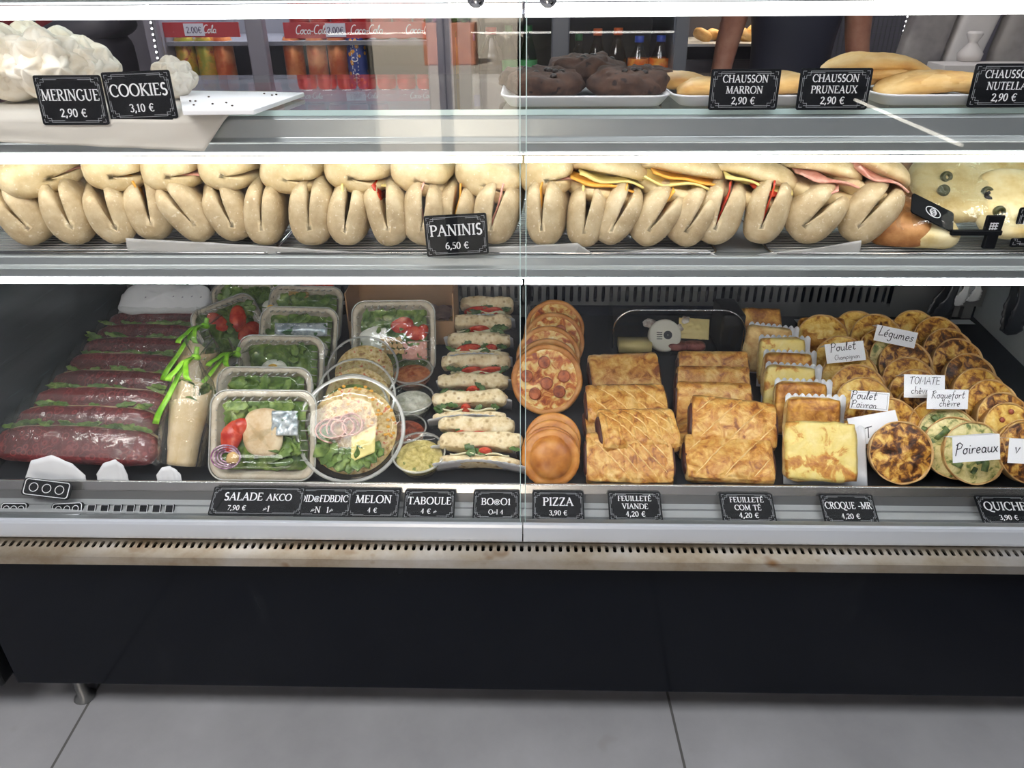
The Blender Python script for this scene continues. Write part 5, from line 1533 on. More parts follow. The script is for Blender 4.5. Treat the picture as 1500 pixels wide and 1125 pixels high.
# ---------------------------------------------------------------- upper shelf: meringues, paper, cookies, turnovers
mk('meringue', c8(236, 228, 212), .6, stops=[(.4, c8(228, 216, 196)), (.6, c8(242, 236, 224))], scale=30, sss=.0)
mk('cookie', c8(66, 44, 34), .8, stops=[(.35, c8(48, 30, 22)), (.6, c8(78, 54, 42))], scale=50, detail=6, spots=(c8(30, 18, 14), 70, .6, .66), bump=.8, bscale=90)
mk('turnover', c8(214, 172, 104), .5, stops=[(.3, c8(186, 134, 66)), (.5, c8(214, 172, 104)), (.7, c8(232, 200, 142))], scale=16, detail=6, bump=.3, bscale=90, stretch=(1, 1, 2))
mk('foam', c8(232, 233, 238), .4)
M_['parchment'] = clear('parchment', (.9, .9, .88, 1), .02, .5, .2, 30, haze=(c8(214, 210, 202), .86))
def meringue(px, py, Y, r, label, seed):
    p = aY(px, py, Y)
    p.z = max(p.z, Z1 + r * .02)
    o = thing('meringue', p, (0, 0, 40 * seed), label, 'meringue', 'piped white meringues')
    mb = MB()
    mb.blob(r * .86, r * .86, r * .8, nu=24, nv=14, M=Matrix.Translation((0, 0, r * .45)))
    k = 0
    for lat, cnt in ((8, 8), (42, 6), (80, 2)):
        for i in range(cnt):
            lon = 360 * i / cnt + lat
            n = Vector((math.cos(R(lat)) * math.cos(R(lon)), math.cos(R(lat)) * math.sin(R(lon)), math.sin(R(lat))))
            q = n.to_track_quat('Z', 'Y').to_matrix().to_4x4()
            M = Matrix.Translation(Vector((0, 0, r * .42)) + n * r * .62) @ q
            rings = []
            for z, rr in ((-.2, .42), (.05, .44), (.2, .36), (.34, .26), (.44, .15), (.50, .03)):
                rings.append([(r * rr * (1 + .24 * math.cos(5 * a + z * 7 + seed)) * math.cos(a) + r * .06 * z * math.sin(k), r * rr * (1 + .24 * math.cos(5 * a + z * 7 + seed)) * math.sin(a), r * z) for a in [2 * math.pi * j / 30 for j in range(30)]])
            mb.loft(rings, M=M)
            k += 1
    mb.build('piped_body', M_['meringue'], o)
    return o
r5 = .052
for i, (px, py, Y, r, lb) in enumerate(((24, 162, .13, .056, 'white piped meringue at the far left front of the pile'), (86, 163, .14, .054, 'white piped meringue at the front, behind the left price card'),
                                        (142, 162, .18, .046, 'white piped meringue peeping out between the two left price cards'), (8, 118, .22, .052, 'white piped meringue high at the left end of the pile'), (58, 116, .22, .054, 'white piped meringue on top in the middle of the pile'),
                                        (104, 120, .22, .052, 'white piped meringue on top at the right of the pile'), (262, 154, .17, .032, 'small white meringue right of the cookie card'), (-34, 160, .15, .054, 'white piped meringue cut by the left edge'))):
    o = meringue(px, py, Y, r, lb, i)
pp = [aY(x, y, SY1 - .009) for x, y in ((-60, 168), (338, 168), (300, 221), (-60, 205))]
pb_ = [Vector((pp[0].x, .30, Z1 + .001)), Vector((pp[1].x, .26, Z1 + .001))]
def hang(u, v):
    if v < .5:
        k = v * 2
        a, b = pb_[0].lerp(pb_[1], u), pp[0].lerp(pp[1], u)
        b = Vector((b.x, SY1 + .004, Z1 + .001))
        p = a.lerp(b, k)
        return p
    k = (v - .5) * 2
    a, b = pp[0].lerp(pp[1], u), pp[3].lerp(pp[2], u)
    a = Vector((a.x, SY1 + .004, Z1 + .001))
    p = a.lerp(b, k)
    p.y = SY1 + .004 - .013 * min(1, k * 4) - .003 * (noise.noise(Vector((u * 9, k * 3, 1))) + .8) * k
    return p
tag(MB().sheet(hang, 60, 24).build('parchment_sheet', M_['parchment'], None, solid=.0004), 'cream baking paper under the meringues, hanging over the shelf front', 'paper')
# nearly empty white board right of the meringues
bd = [aZ(x, y, Z1 + .004) for x, y in ((268, 166), (372, 165), (446, 139), (262, 136))]
tb = MB().add([(p.x, p.y, Z1 + .0015 + .006 * k) for k in (0, 1) for p in bd], [(0, 3, 2, 1), (4, 5, 6, 7), (0, 1, 5, 4), (1, 2, 6, 5), (2, 3, 7, 6), (3, 0, 4, 7)])
bo = thing('cookie_board', (0, 0, 0), (0, 0, 0), 'nearly empty white paper-covered board right of the cookie card', 'tray')
tb.build('board', M_['foam'], bo, smooth=False, bevel=.001)
cr_ = MB()
r = random.Random(4)
for i in range(10):
    q = bd[0].lerp(bd[1], r.random()).lerp(bd[3].lerp(bd[2], r.random()), r.random())
    cr_.blob(.0018, .0016, .001, nu=8, nv=5, M=Matrix.Translation((q.x, q.y, Z1 + .0085)))
cr_.build('crumbs', M_['cookie'], bo)
def foam_tray(x0, x1, label, d=.20):
    a, b = aY(x0, 172, .075), aY(x1, 172, .075)
    w = b.x - a.x
    o = thing('foam_tray', ((a.x + b.x) / 2, .072 + d / 2, Z1 + .0008), (0, 0, 0), label, 'tray', 'white foam trays')
    MB().loft([rr_ring(w * .90, d * .88, .02, 0), rr_ring(w * .92, d * .9, .022, .002), rr_ring(w * .985, d * .985, .026, .0125), rr_ring(w, d, .028, .0135), rr_ring(w, d, .028, .0155), rr_ring(w * .98, d * .98, .026, .0155), rr_ring(w * .9, d * .88, .02, .004)]).build('tray', M_['foam'], o)
    return o
foam_tray(733, 982, 'white foam tray of dark chocolate cookies')
foam_tray(984, 1276, 'white foam tray carrying the two middle price cards')
foam_tray(1284, 1560, 'white foam tray under the turnover stack', .22)
def cookie(px, py, Y, r, label, seed, z=0):
    p = aY(px, py, Y)
    o = thing('chocolate_cookie', (p.x, Y, Z1 + .0055 + z), (0, 0, seed * 50), label, 'cookie', 'dark chocolate cookies')
    def lump(q):
        k = noise.noise(q * 42 + Vector((seed, 0, 0))) * .009 + noise.noise(q * 110 + Vector((seed, 3, 0))) * .005
        return q + Vector((q.x, q.y, abs(q.z) + .01)).normalized() * k
    MB().blob(r, r, r * .36, .95, .8, 56, 26, fn=lump, M=Matrix.Translation((0, 0, r * .36))).build('cookie', M_['cookie'], o)
    ch = MB()
    rr2 = random.Random(seed)
    for i in range(9):
        a, q = rr2.uniform(0, 6.28), rr2.uniform(.1, .8) * r
        ch.blob(.005, .005, .0035, nu=10, nv=6, M=Matrix.Translation((q * math.cos(a), q * math.sin(a), r * .36 + r * .33 * (1 - (q / r) ** 2) ** .5)))
    ch.build('chocolate_chips', mat('chip', c8(26, 15, 12), .35) if 'chip' not in bpy.data.materials else bpy.data.materials['chip'], o)
cookie(800, 150, .135, .054, 'chocolate cookie at the left of its tray, behind the glass seam', 1)
cookie(916, 150, .135, .056, 'chocolate cookie at the right of its tray', 2)
cookie(858, 140, .20, .056, 'chocolate cookie raised at the back in the middle of its tray', 3, .012)
cookie(774, 150, .225, .045, 'chocolate cookie mostly hidden at the back left of its tray', 4)
cookie(945, 150, .225, .045, 'chocolate cookie mostly hidden at the back right of its tray', 5)
def turnover(px, py, Y, w, d, t, rot, label, seed):
    p = aY(px, py, Y)
    o = thing('turnover', p, rot, label, 'pastry', 'flat golden turnovers')
    def bend(q):
        q = Vector((q.x, q.y, q.z - .35 * q.x * q.x / w + .003 * noise.noise(q * 24 + Vector((seed, 0, 0))) + .0012 * noise.noise(q * 90)))
        return q
    MB().blob(w / 2, d / 2, t / 2, .8, .75, 44, 16, fn=bend).build('pastry', M_['turnover'], o)
for i, (px, py, Y, wpx, t, rot, lb) in enumerate((
        (1002, 139, .20, 84, .022, (0, 6, 10), 'turnover at the left of the middle tray, beside the cookies'), (1030, 149, .15, 80, .022, (0, 0, -10), 'turnover half behind the left card of the middle tray'), (1152, 145, .16, 80, .026, (0, 4, 10), 'turnover showing between the two cards of the middle tray'),
        (1286, 90, .21, 158, .024, (0, 2, 0), 'topmost turnover of the stack'), (1304, 103, .21, 176, .020, (0, 4, 0), 'second turnover from the top of the stack'), (1300, 117, .21, 170, .020, (0, 5, 0), 'third turnover from the top of the stack'),
        (1290, 134, .22, 130, .026, (0, -6, 0), 'turnover at the left foot of the stack'), (1372, 118, .14, 150, .024, (0, 2, 4), 'uppermost turnover of the front right pile'), (1366, 134, .14, 166, .026, (0, 0, 2), 'middle turnover of the front right pile'), (1378, 151, .14, 160, .026, (0, 0, 0), 'lowest turnover of the front right pile'))):
    turnover(px, py, Y, wpx * ppm(aY(px, py, Y)), .10, t, rot, lb, i)

# ---------------------------------------------------------------- panini shelf: wire racks, paper strip, focaccia
def rack(x0, x1, label, ypx=374):
    a, b = aY(x0, ypx, .082), aY(x1, ypx, .082)
    xa, xb = a.x, b.x
    o = thing('wire_rack', ((xa + xb) / 2, .082, Z2 + .001), (0, 0, 0), label, 'rack', 'wire cooling racks')
    w = (xb - xa) / 2
    mb = MB()
    loop = [(-w + .012, 0), (w - .012, 0)] + [(w - .012 + .012 * math.sin(R(t)), .012 - .012 * math.cos(R(t))) for t in (30, 60, 90)] + [(w, .30), (w - .01, .31), (-w + .01, .31), (-w, .30), (-w, .012)] + [(-w + .012 - .012 * math.cos(R(t)), .012 - .012 * math.sin(R(t))) for t in (30, 60)] + [(-w + .012, 0)]
    mb.tube([(x, y, .0018) for x, y in loop], .0017, 8)
    mb.build('outer_rod', M_['chrome'], o)
    wm = MB()
    for k in range(1, 24):
        wm.tube([(-w + .003, .0125 * k, .0028), (w - .003, .0125 * k, .0028)], .0010, 5)
    wm.build('cross_wires', M_['wire'], o)
rack(-70, 397, 'wire rack under the left paninis', 373)
rack(401, 1050, 'wire rack under the middle paninis', 377)
rack(1128, 1560, 'wire rack under the right paninis and flatbreads', 377)
def strip(pts, label, Y=.0795, name='parchment_strip'):
    """pts: (px, top py, bottom py)"""
    P = [(aY(x, a, Y), aY(x, b, Y)) for x, a, b in pts]
    n = len(P) - 1
    def fn(u, v):
        k = min(int(u * n), n - 1)
        f = u * n - k
        f = f * f * (3 - 2 * f)
        t, b = P[k][0].lerp(P[k + 1][0], f), P[k][1].lerp(P[k + 1][1], f)
        p = b.lerp(t, v)
        p.y += .003 * noise.noise(Vector((u * 22, v * 2, 3))) + .006 * (1 - v)
        return p
    tag(MB().sheet(fn, n * 10, 5).build(name, M_['paper_clear'], None, solid=.0003), label, 'paper')
strip([(184, 349, 372), (300, 355, 374), (400, 361, 376), (500, 368, 377), (620, 372, 378)], 'waxed paper strip in front of the left paninis, short of the price card')
strip([(625, 362, 377), (700, 362, 377), (768, 360, 377), (846, 356, 376), (872, 374, 378), (960, 364, 376), (1036, 366, 379), (1076, 390, 399), (1112, 372, 381), (1190, 364, 378), (1262, 352, 374)], 'waxed paper strip running from the price card to the right, dipping once')
mk('focaccia', c8(224, 206, 150), .5, stops=[(.3, c8(196, 164, 96)), (.5, c8(224, 206, 152)), (.7, c8(236, 226, 190))], scale=24, detail=5, bump=.4, bscale=60)
mk('flatbread_brown', c8(170, 112, 62), .5, stops=[(.3, c8(110, 62, 34)), (.5, c8(170, 112, 60)), (.7, c8(206, 152, 96))], scale=26, detail=5, bump=.4, bscale=60)
mk('olive', c8(70, 72, 42), .3)
mk('olive_dark', c8(34, 30, 34), .3)
def flatbread(px, py, Y, w, d, t, rot, m_, label, olives=0, seed=0):
    p = aY(px, py, Y)
    o = thing('flatbread', p, rot, label, 'bread', 'flatbreads at the right end')
    def f(q):
        return q + Vector((0, 0, .006 * noise.noise(q * 30 + Vector((seed, 0, 0))) - .5 * q.x * q.x / w * .6))
    MB().blob(w / 2, d / 2, t / 2, .6, .6, 44, 16, fn=f).build('bread', M_[m_], o)
    r = random.Random(seed)
    for i in range(olives):
        x, y = r.uniform(-.36, .36) * w, r.uniform(-.4, .1) * d
        M = Matrix.Translation((x, y, t * .46 - .3 * x * x / w)) @ Matrix.Rotation(R(r.uniform(0, 50)), 4, 'X')
        rings = []
        mb = MB().lathe([(.003, -.004), (.008, -.004), (.0092, 0), (.008, .004), (.003, .004), (.003, -.004)], 18, M, caps=False)
        mb.build('olive_slice', M_['olive' if i % 3 else 'olive_dark'], o)
flatbread(1440, 272, .17, .21, .14, .034, (34, 4, 0), 'focaccia', 'large pale flatbread topped with olives under clear film', 8, 2)
flatbread(1505, 300, .12, .15, .12, .03, (40, 0, 6), 'focaccia', 'pale flatbread cut by the right edge', 3, 5)
flatbread(1350, 274, .20, .10, .12, .04, (30, -10, -10), 'flatbread_brown', 'orange-brown flatbread next to the last panini', 0, 7)
flatbread(1340, 338, .14, .085, .10, .05, (16, -4, -20), 'flatbread_brown', 'dark brown flatbread low beside the last panini', 0, 9)
flatbread(1372, 346, .115, .10, .07, .036, (20, 0, 0), 'focaccia', 'pale flatbread piece behind the fallen black card', 0, 11)
p = aY(1365, 312, .10)
ca = thing('fallen_card', p, (40, 24, 0), 'black card with a white emblem fallen against the flatbreads', 'price card')
slab(MB(), rounded_rect(.075, .036, .004), 0, .002).build('card', BLACK, ca, smooth=False)
em = MB()
for k in range(5):
    em.tube([((-.006 + .012 * q / 6) , (-.007 + .0035 * k) * math.cos(q * .5 - 1.5), .0026) for q in range(7)], .0006, 5)
em.tube([(.013 * math.cos(a * .35), .0085 * math.sin(a * .35), .0026) for a in range(19)], .0006, 5)
em.build('emblem', CARDW, ca)
p = aY(1430, 356, .085)
cl = thing('card_holder', p, (0, 0, 0), 'black plastic card clip standing in front of the flatbreads', 'card holder')
MB().box(-.042, .032, -.004, .004, .012, .02).box(.010, .028, -.004, .004, -.008, .016).box(.004, .03, -.003, .003, .018, .042).build('clip', BLACK, cl, smooth=False, bevel=.002)
mbm = MB()
for k in range(3):
    mbm.box(.010, .022, -.0036, -.0034, .022 + .004 * k, .0235 + .004 * k)
    mbm.box(.0105 + .004 * k, .0118 + .004 * k, -.0036, -.0034, .021, .032)
mbm.build('emblem', CARDW, cl, smooth=False)
def wr(u, v):
    a = aY(1310 + 200 * u, 330 - 95 * v, .09 + .10 * v)
    return a + Vector((0, -.008 + .012 * noise.noise(Vector((u * 6, v * 4, 5))), .008 * noise.noise(Vector((u * 7, v * 5, 9)))))
tag(MB().sheet(wr, 40, 20).build('cling_wrap', M_['film'], None), 'crumpled clear film draped over the flatbreads', 'film')

# ---------------------------------------------------------------- clutter in the card channel at the lower left
p = aY(82, 745, .05)
for k, (px, py, w, lb) in enumerate(((70, 716, .085, 'toppled black card clip with white outlines, upper one at the lower left'), (22, 746, .05, 'small black card clip at the far left of the card channel'), (100, 746, .06, 'black card clip with a ring emblem in the card channel'))):
    p = aY(px, py, .060 if k else .072)
    o = thing('card_clip', p, (48, (8, 0, -4)[k], 0), lb, 'card holder', 'toppled card clips at the lower left')
    h = .032 if k == 0 else .024
    slab(MB(), rounded_rect(w, h, .006), 0, .004).build('clip', BLACK, o, smooth=False)
    e = MB()
    ol = rounded_rect(w * .92, h * .86, .005)
    e.tube([(x, y, .0044) for x, y in ol + ol[:1]], .0008, 5)
    for j in range(3):
        cx = (j - 1) * w * .27
        e.tube([(cx + h * .24 * math.cos(a * .35), h * .24 * math.sin(a * .35), .0044) for a in range(19)], .0007, 5)
    e.build('white_outline', CARDW, o)
for k in range(7):
    px = 135 + k * 19
    p = aY(px, 746, .058)
    o = thing('ticket_clip', p, (46, 0, 0), 'small dark clip with a pale edge in the row at the lower left', 'card holder', 'row of small clips in the channel')
    MB().box(-.0085, .0085, -.009, .009, 0, .003).build('clip', BLACK, o, smooth=False, bevel=.001)
    MB().tube([(-.007, -.0075, .0034), (.007, -.0075, .0034), (.007, .0075, .0034), (-.007, .0075, .0034), (-.007, -.0075, .0034)], .0007, 5).build('pale_edge', CARDW, o)
for k, (pts, lb) in enumerate((([(36, 700), (44, 676), (74, 668), (104, 680), (124, 698)], 'torn white paper scrap at the far left behind the card clip'), ([(140, 696), (150, 680), (168, 674), (180, 684), (186, 697)], 'torn white paper scrap in front of the lowest red sandwich'), ([(228, 697), (236, 686), (248, 684), (258, 690), (264, 697)], 'small torn white paper scrap at the foot of the green-tied wrap'))):
    P = [aY(x, y, .1015) for x, y in pts]
    def fn(u, v):
        f = u * (len(P) - 1)
        i = min(int(f), len(P) - 2)
        t = P[i].lerp(P[i + 1], f - i)
        b = Vector((t.x, .0995, zd(.0995) + .001))
        p = b.lerp(t, v)
        return p + Vector((0, .003 * v + .002 * noise.noise(Vector((u * 8, v * 3, k))), 0))
    tag(MB().sheet(fn, 24, 5).build('paper_scrap', M_['paper_white'], None, solid=.0005), lb, 'paper')
# ---------------------------------------------------------------- behind the counter: two drinks fridges
mk('fridge_mauve', c8(128, 124, 134), .4, .2)
mk('fridge_body', c8(92, 94, 100), .4, .3)
mk('fridge_red', c8(150, 50, 56), .4)
mk('fridge_dark', c8(66, 64, 72), .5)
mk('fridge_inside', c8(112, 112, 122), .6)
mk('rail_red', c8(168, 40, 48), .4)
mk('white_ink', c8(236, 236, 240), .5)
mk('tag_paper', c8(200, 200, 214), .6)
mk('tag_ink', c8(70, 50, 90), .6)
mk('can_orange', c8(208, 106, 52), .3, .3, stops=[(.4, c8(196, 90, 40)), (.6, c8(222, 140, 84))], scale=20)
mk('can_blue', c8(48, 70, 150), .3, .2, cells=(c8(230, 160, 50), 55, .3, .36))
mk('can_yellow', c8(190, 170, 60), .3, .3, stops=[(.4, c8(150, 150, 52)), (.55, c8(206, 160, 60)), (.65, c8(160, 60, 60))], scale=26)
mk('can_red', c8(170, 40, 44), .3, .3)
mk('cap_orange', c8(210, 96, 40), .4)
mk('cap_blue', c8(50, 80, 190), .4)
mk('cap_red', c8(190, 50, 46), .4)
mk('cap_green', c8(50, 120, 70), .4)
mk('label_orange', c8(230, 120, 40), .4, stops=[(.45, c8(226, 106, 34)), (.6, c8(240, 170, 70))], scale=22)
mk('label_green', c8(70, 150, 90), .4)
mk('juice_yellow', c8(206, 166, 60), .25)
M_['bottle_pet'] = clear('bottle_plastic', (.78, .80, .84, 1), .06, .05, .1, 40)
M_['bottle_cola'] = mat('bottle_cola', c8(34, 22, 24), .15)
M_['bottle_tea'] = clear('bottle_brown_plastic', (.72, .52, .42, 1), .06, .05)
M_['bottle_green'] = clear('bottle_green_plastic', (.40, .70, .50, 1), .06, .05)
FY = 1.55
def fridge(x0, x1, label, inner, zsh, red=False, doors=(), rails=True):
    a, b = aY(x0, 100, FY).x, aY(x1, 100, FY).x
    o = thing('drinks_fridge', ((a + b) / 2, FY + .25, 0), (0, 0, 0), label, 'fridge')
    w = (b - a) / 2
    fm = M_['fridge_mauve'] if red else M_['fridge_body']
    MB().box(-w, w, -.25, .3, 0, .14).box(-w, w, -.25, .3, 1.86, 2.02).box(-w, -w + .04, -.25, .3, .14, 1.86).box(w - .04, w, -.25, .3, .14, 1.86).build('cabinet', fm, o, smooth=False)
    MB().box(-w + .04, w - .04, .26, .3, .14, 1.86).build('back_lining', M_[inner], o, smooth=False)
    for z in zsh:
        MB().box(-w + .04, w - .04, -.20, .26, z - .012, z).build('shelf', M_['fridge_inside'], o, smooth=False)
    for dx in doors:
        x = aY(dx, 100, FY).x - (a + b) / 2
        MB().box(x - .028, x + .028, -.26, -.215, .14, 1.86).build('door_frame', fm if red else M_['fridge_body'], o, smooth=False, bevel=.006)
    g = MB().box(-w + .04, w - .04, -.235, -.230, .14, 1.86).build('door_glass', M_['glass'], o, smooth=False)
    l = lamp('fridge_lamp', 'AREA', (0, -.12, 1.84), (0, 0, 0), 11, (.92, .96, 1), w * 1.6, .08)
    l.parent = o
    return o
zr1, zr2 = zat(56, FY + .06), zat(134, FY + .06)
fl = fridge(224, 664, 'grey glass-door drinks fridge with red price rails, full of cans', 'fridge_inside', (zr1 - .005, zr2 - .002, zr2 - .21, zr2 - .42), True, (382, 640))
fr = fridge(672, 1004, 'grey glass-door drinks fridge with bottles, seen through the case', 'fridge_dark', (zat(170, FY + .06), zat(20, FY + .06), zat(170, FY) - .25), False, (820,))
def rail(x0, x1, y0, y1, parent):
    a, b = aY(x0, y0, FY + .045), aY(x1, y1, FY + .045)
    q = parent.location
    o = MB().box(a.x - q.x, b.x - q.x, -.206, -.2, b.z, a.z).build('price_rail', M_['rail_red'], parent, smooth=False)
    tb = MB()
    h = a.z - b.z
    n = max(1, int((b.x - a.x) / .17))
    for k in range(n):
        M0 = Matrix.Translation((a.x - q.x + (k + .5) * (b.x - a.x) / n, -.2075, b.z + h * .28)) @ Matrix.Rotation(R(90), 4, 'X')
        text_mb(tb, 'Coca-Cola', h * .55, 0, 0, 0, hand=True, thin=.12, shear=.3, M0=M0, space=.02)
    tb.build('rail_lettering', M_['white_ink'], o, smooth=False)
    return o, a, b
for (x0, x1, y0, y1, tags) in ((414, 658, 33, 55, [(492, '2.00€')]), (414, 658, 133, 148, [(522, '2.00€')]), (236, 352, 33, 54, [(285, '2.00€')])):
    ra, a, b = rail(x0, x1, y0, y1, fl)
    for px, s in tags:
        c = aY(px, (y0 + y1) / 2, FY + .045)
        q = fl.location
        hh = (a.z - b.z) * .42
        MB().box(c.x - q.x - .032, c.x - q.x + .032, -.2105, -.2085, c.z - hh, c.z + hh).build('price_tag', M_['tag_paper'], ra, smooth=False)
        tb = MB()
        text_mb(tb, s, hh * 1.0, 0, 0, 0, M0=Matrix.Translation((c.x - q.x, -.211, c.z - hh * .5)) @ Matrix.Rotation(R(90), 4, 'X'))
        tb.build('price_print', M_['tag_ink'], ra, smooth=False)
ca_proto = {}
def can(px, pyb, Y, m_, label, h=.168, r=.0325, word=None, group='drink cans in the red fridge', z=None):
    p = aY(px, pyb, Y)
    o = thing('drink_can', (p.x, Y, (zr2 if z is None else z) + .001), (0, 0, 0), label, 'can', group)
    MB().lathe([(r * .7, 0), (r * .8, .003), (r, .012), (r, h - .014), (r * .84, h - .003), (r * .82, h - .001)], 28).build('can_body', M_[m_], o)
    MB().lathe([(r * .84, h - .004), (r * .86, h), (r * .8, h), (r * .78, h - .004), (.001, h - .004)], 28, caps=False).build('can_lid', M_['chrome'], o)
    if word:
        tb = MB()
        text_mb(tb, word, .019, 0, 0, 0, thick=.2, thin=.12)
        vs = []
        for (x, y, z_) in tb.v:                       # wrapped upright around the can
            ang = -math.pi / 2 - .35 + y / r
            vs.append((r * 1.012 * math.cos(ang), r * 1.012 * math.sin(ang), .085 + x))
        MB().add(vs, tb.f).build('can_lettering', M_['white_ink'], o, smooth=False)
    return o
CN = [(438, 'can_orange', 'orange can nearest the fridge door frame'), (471, 'can_orange', 'second orange can from the door frame'), (501, 'can_orange', 'brighter orange can left of the blue one'),
      (528, 'can_blue', 'blue can with orange spots and upright white lettering')]
for px, mm, lb in CN:
    can(px, 133, FY + .11, mm, lb, word='ORANGINA' if mm == 'can_blue' else None)
for k, px in enumerate((252, 284, 313, 338)):
    can(px, 133, FY + .11, 'can_yellow' if k < 3 else 'can_orange', ('yellow-green can at the left of the red fridge', 'second yellow-green can in the red fridge', 'third yellow-green can in the red fridge', 'orange can just left of the fridge door frame')[k])
for k, px in enumerate((436, 466, 497, 527, 557)):
    can(px, 170, FY + .11, 'can_red', 'red can on the lower fridge shelf, mostly hidden', group='red cans on the lower fridge shelf', z=zr2 - .2085)
for k, px in enumerate((440, 470, 500, 530, 560, 590, 620)):
    can(px, 40, FY + .12, 'can_red', 'red can on the top fridge shelf, only its foot showing', group='red cans on the top fridge shelf', z=zr1 - .004)
def bottle(px, pyt, pyb, Y, r, body, cap, label, lab=None, group='bottles in the grey fridge', z=None):
    pt, pb2 = aY(px, pyt, Y), aY(px, pyb, Y)
    z0 = z if z is not None else pb2.z
    h = pt.z - z0
    o = thing('drink_bottle', (pt.x, Y, z0 + .001), (0, 0, 0), label, 'bottle', group)
    MB().lathe([(r * .85, 0), (r, .006), (r * .97, h * .25), (r * 1.0, h * .3), (r * .98, h * .58), (r * .8, h * .72), (r * .42, h * .86), (r * .38, h * .93)], 28).build('bottle_body', M_[body], o)
    MB().lathe([(r * .42, h * .92), (r * .44, h * .925), (r * .44, h * .995), (r * .4, h), (.001, h)], 24).build('cap', M_[cap], o)
    if lab:
        MB().lathe([(r * 1.015, h * lab[1]), (r * 1.015, h * lab[2])], 28, caps=False).build('wrap_label', M_[lab[0]], o)
qx = aY(388, 120, FY)
MB().box(qx.x - .05 - fl.location.x, qx.x + .055 - fl.location.x, -.268, -.258, .5, qx.z).build('door_lower_panel', M_['fridge_red'], fl, smooth=False)
zb_ = zat(170, FY + .06)
BT = [(662, 45, 'juice_yellow', 'cap_green', .032, None, 'yellow juice bottle at the left of the grey fridge'), (690, 50, 'bottle_pet', 'cap_blue', .030, ('cap_blue', .1, .25), 'clear water bottle with a blue cap'),
      (719, 40, 'bottle_cola', 'cap_red', .044, None, 'large dark bottle with a red cap'), (745, 37, 'bottle_green', 'cap_green', .030, ('label_green', .42, .62), 'green bottle left of the glass seam'), (774, 37, 'bottle_green', 'cap_green', .030, ('label_green', .42, .62), 'green bottle right of the glass seam'),
      (848, 50, 'bottle_pet', 'cap_green', .028, ('juice_yellow', .1, .4), 'clear bottle at the left of the right-hand fridge door'), (876, 42, 'bottle_tea', 'cap_orange', .033, None, 'brownish bottle with an orange cap, left one'), (906, 41, 'bottle_tea', 'cap_orange', .034, None, 'brownish bottle with an orange cap, right one'),
      (937, 53, 'bottle_pet', 'cap_blue', .034, ('label_orange', .3, .72), 'bottle with orange label and blue cap, left one'), (969, 52, 'bottle_pet', 'cap_blue', .035, ('label_orange', .3, .72), 'bottle with orange label and blue cap, right one')]
for px, pyt, body, cap, r, lab, lb in BT:
    bottle(px, pyt, 170, FY + .12, r, body, cap, lb, lab, z=zb_)

# ---------------------------------------------------------------- right side behind the counter: rack of pastries, dark cabinet, bags
RY = 2.35
q0 = aY(1065, 58, RY)
rk = thing('bakery_rack', (aY(1075, 58, RY).x, RY, 0), (0, 0, 0), 'tall dark rack with a lit shelf of small pastries behind the counter', 'rack')
wr_ = 130 * ppm(aY(1075, 58, RY)) / 2 + .06
MB().box(-wr_ - .03, -wr_, -.2, .25, 0, 1.9).box(wr_, wr_ + .03, -.2, .25, 0, 1.9).box(-wr_, wr_, .22, .25, 0, 1.9).build('rack_frame', M_['fridge_dark'], rk, smooth=False)
for z in (q0.z - .002, q0.z + .34, q0.z - .30):
    MB().box(-wr_, wr_, -.2, .22, z - .01, z).build('rack_shelf', M_['white_enamel'], rk, smooth=False)
MB().box(-wr_, wr_, -.19, -.17, .1, q0.z - .06).build('lower_door', M_['fridge_dark'], rk, smooth=False)
MB().blob(.012, .012, .012, M=Matrix.Translation((.03, -.2, q0.z - .16))).build('knob', M_['chrome'], rk)
l = lamp('rack_lamp', 'AREA', (0, -.05, q0.z + .31), (0, 0, 0), 2.2, (1, .78, .55), .3, .1)
l.parent = rk
for k in range(7):
    px = 1030 + 15 * k
    c = aY(px, 50, RY - .08 + .03 * (k % 2))
    o = thing('small_pastry', (c.x, RY - .08 + .03 * (k % 2), q0.z + .022), (10 * k, 20 - 12 * k, 40 * k), 'small golden pastry on the lit rack behind the counter', 'pastry', 'small pastries on the lit rack')
    MB().blob(.040, .022, .022, .8, .8, 16, 10, .006, 40, k).build('pastry', M_['turnover'], o)
mk('grey_bag', c8(132, 126, 124), .7, stops=[(.4, c8(112, 106, 106)), (.6, c8(146, 140, 136))], scale=6)
mk('bag_white', c8(196, 190, 186), .6)
wm = thing('wire_screen', (aY(1300, 50, 2.2).x, 2.2, 0), (0, 0, 0), 'dark wire screen panel behind the turnover stack', 'screen')
mw = MB()
for k in range(26):
    mw.box(-.22 + .0175 * k, -.218 + .0175 * k, -.002, .002, .3, 1.7)
for k in range(60):
    mw.box(-.22, .22, -.003, .001, .3 + .0235 * k, .3022 + .0235 * k)
mw.build('mesh', M_['grille_grey'], wm, smooth=False)
MB().box(-.24, -.215, -.012, .012, 0, 1.75).box(.215, .24, -.012, .012, 0, 1.75).build('screen_frame', M_['fridge_dark'], wm, smooth=False)
def bag(px, py, Y, w, h, rot, label, m_, seed):
    c = aY(px, py, Y)
    o = thing('paper_bag', c, rot, label, 'bag', 'paper bags behind the counter')
    MB().blob(w / 2, .03, h / 2, .4, .3, 28, 14, .012, 14, seed).build('bag_body', M_[m_], o)
    return o
bt = thing('back_table', (aY(1420, 110, 1.5).x, 1.5, 0), (0, 0, 0), 'pale back table behind the right end of the counter', 'table')
tz = zat(118, 1.35, 1420)
MB().box(-.34, .7, -.28, .28, tz - .03, tz).build('table_top', M_['shelf_grey'], bt, smooth=False, bevel=.004)
for x in (-.31, .67):
    for y in (-.25, .25):
        MB().box(x - .02, x + .02, y - .02, y + .02, 0, tz - .03).build('leg', M_['fridge_dark'], bt, smooth=False)
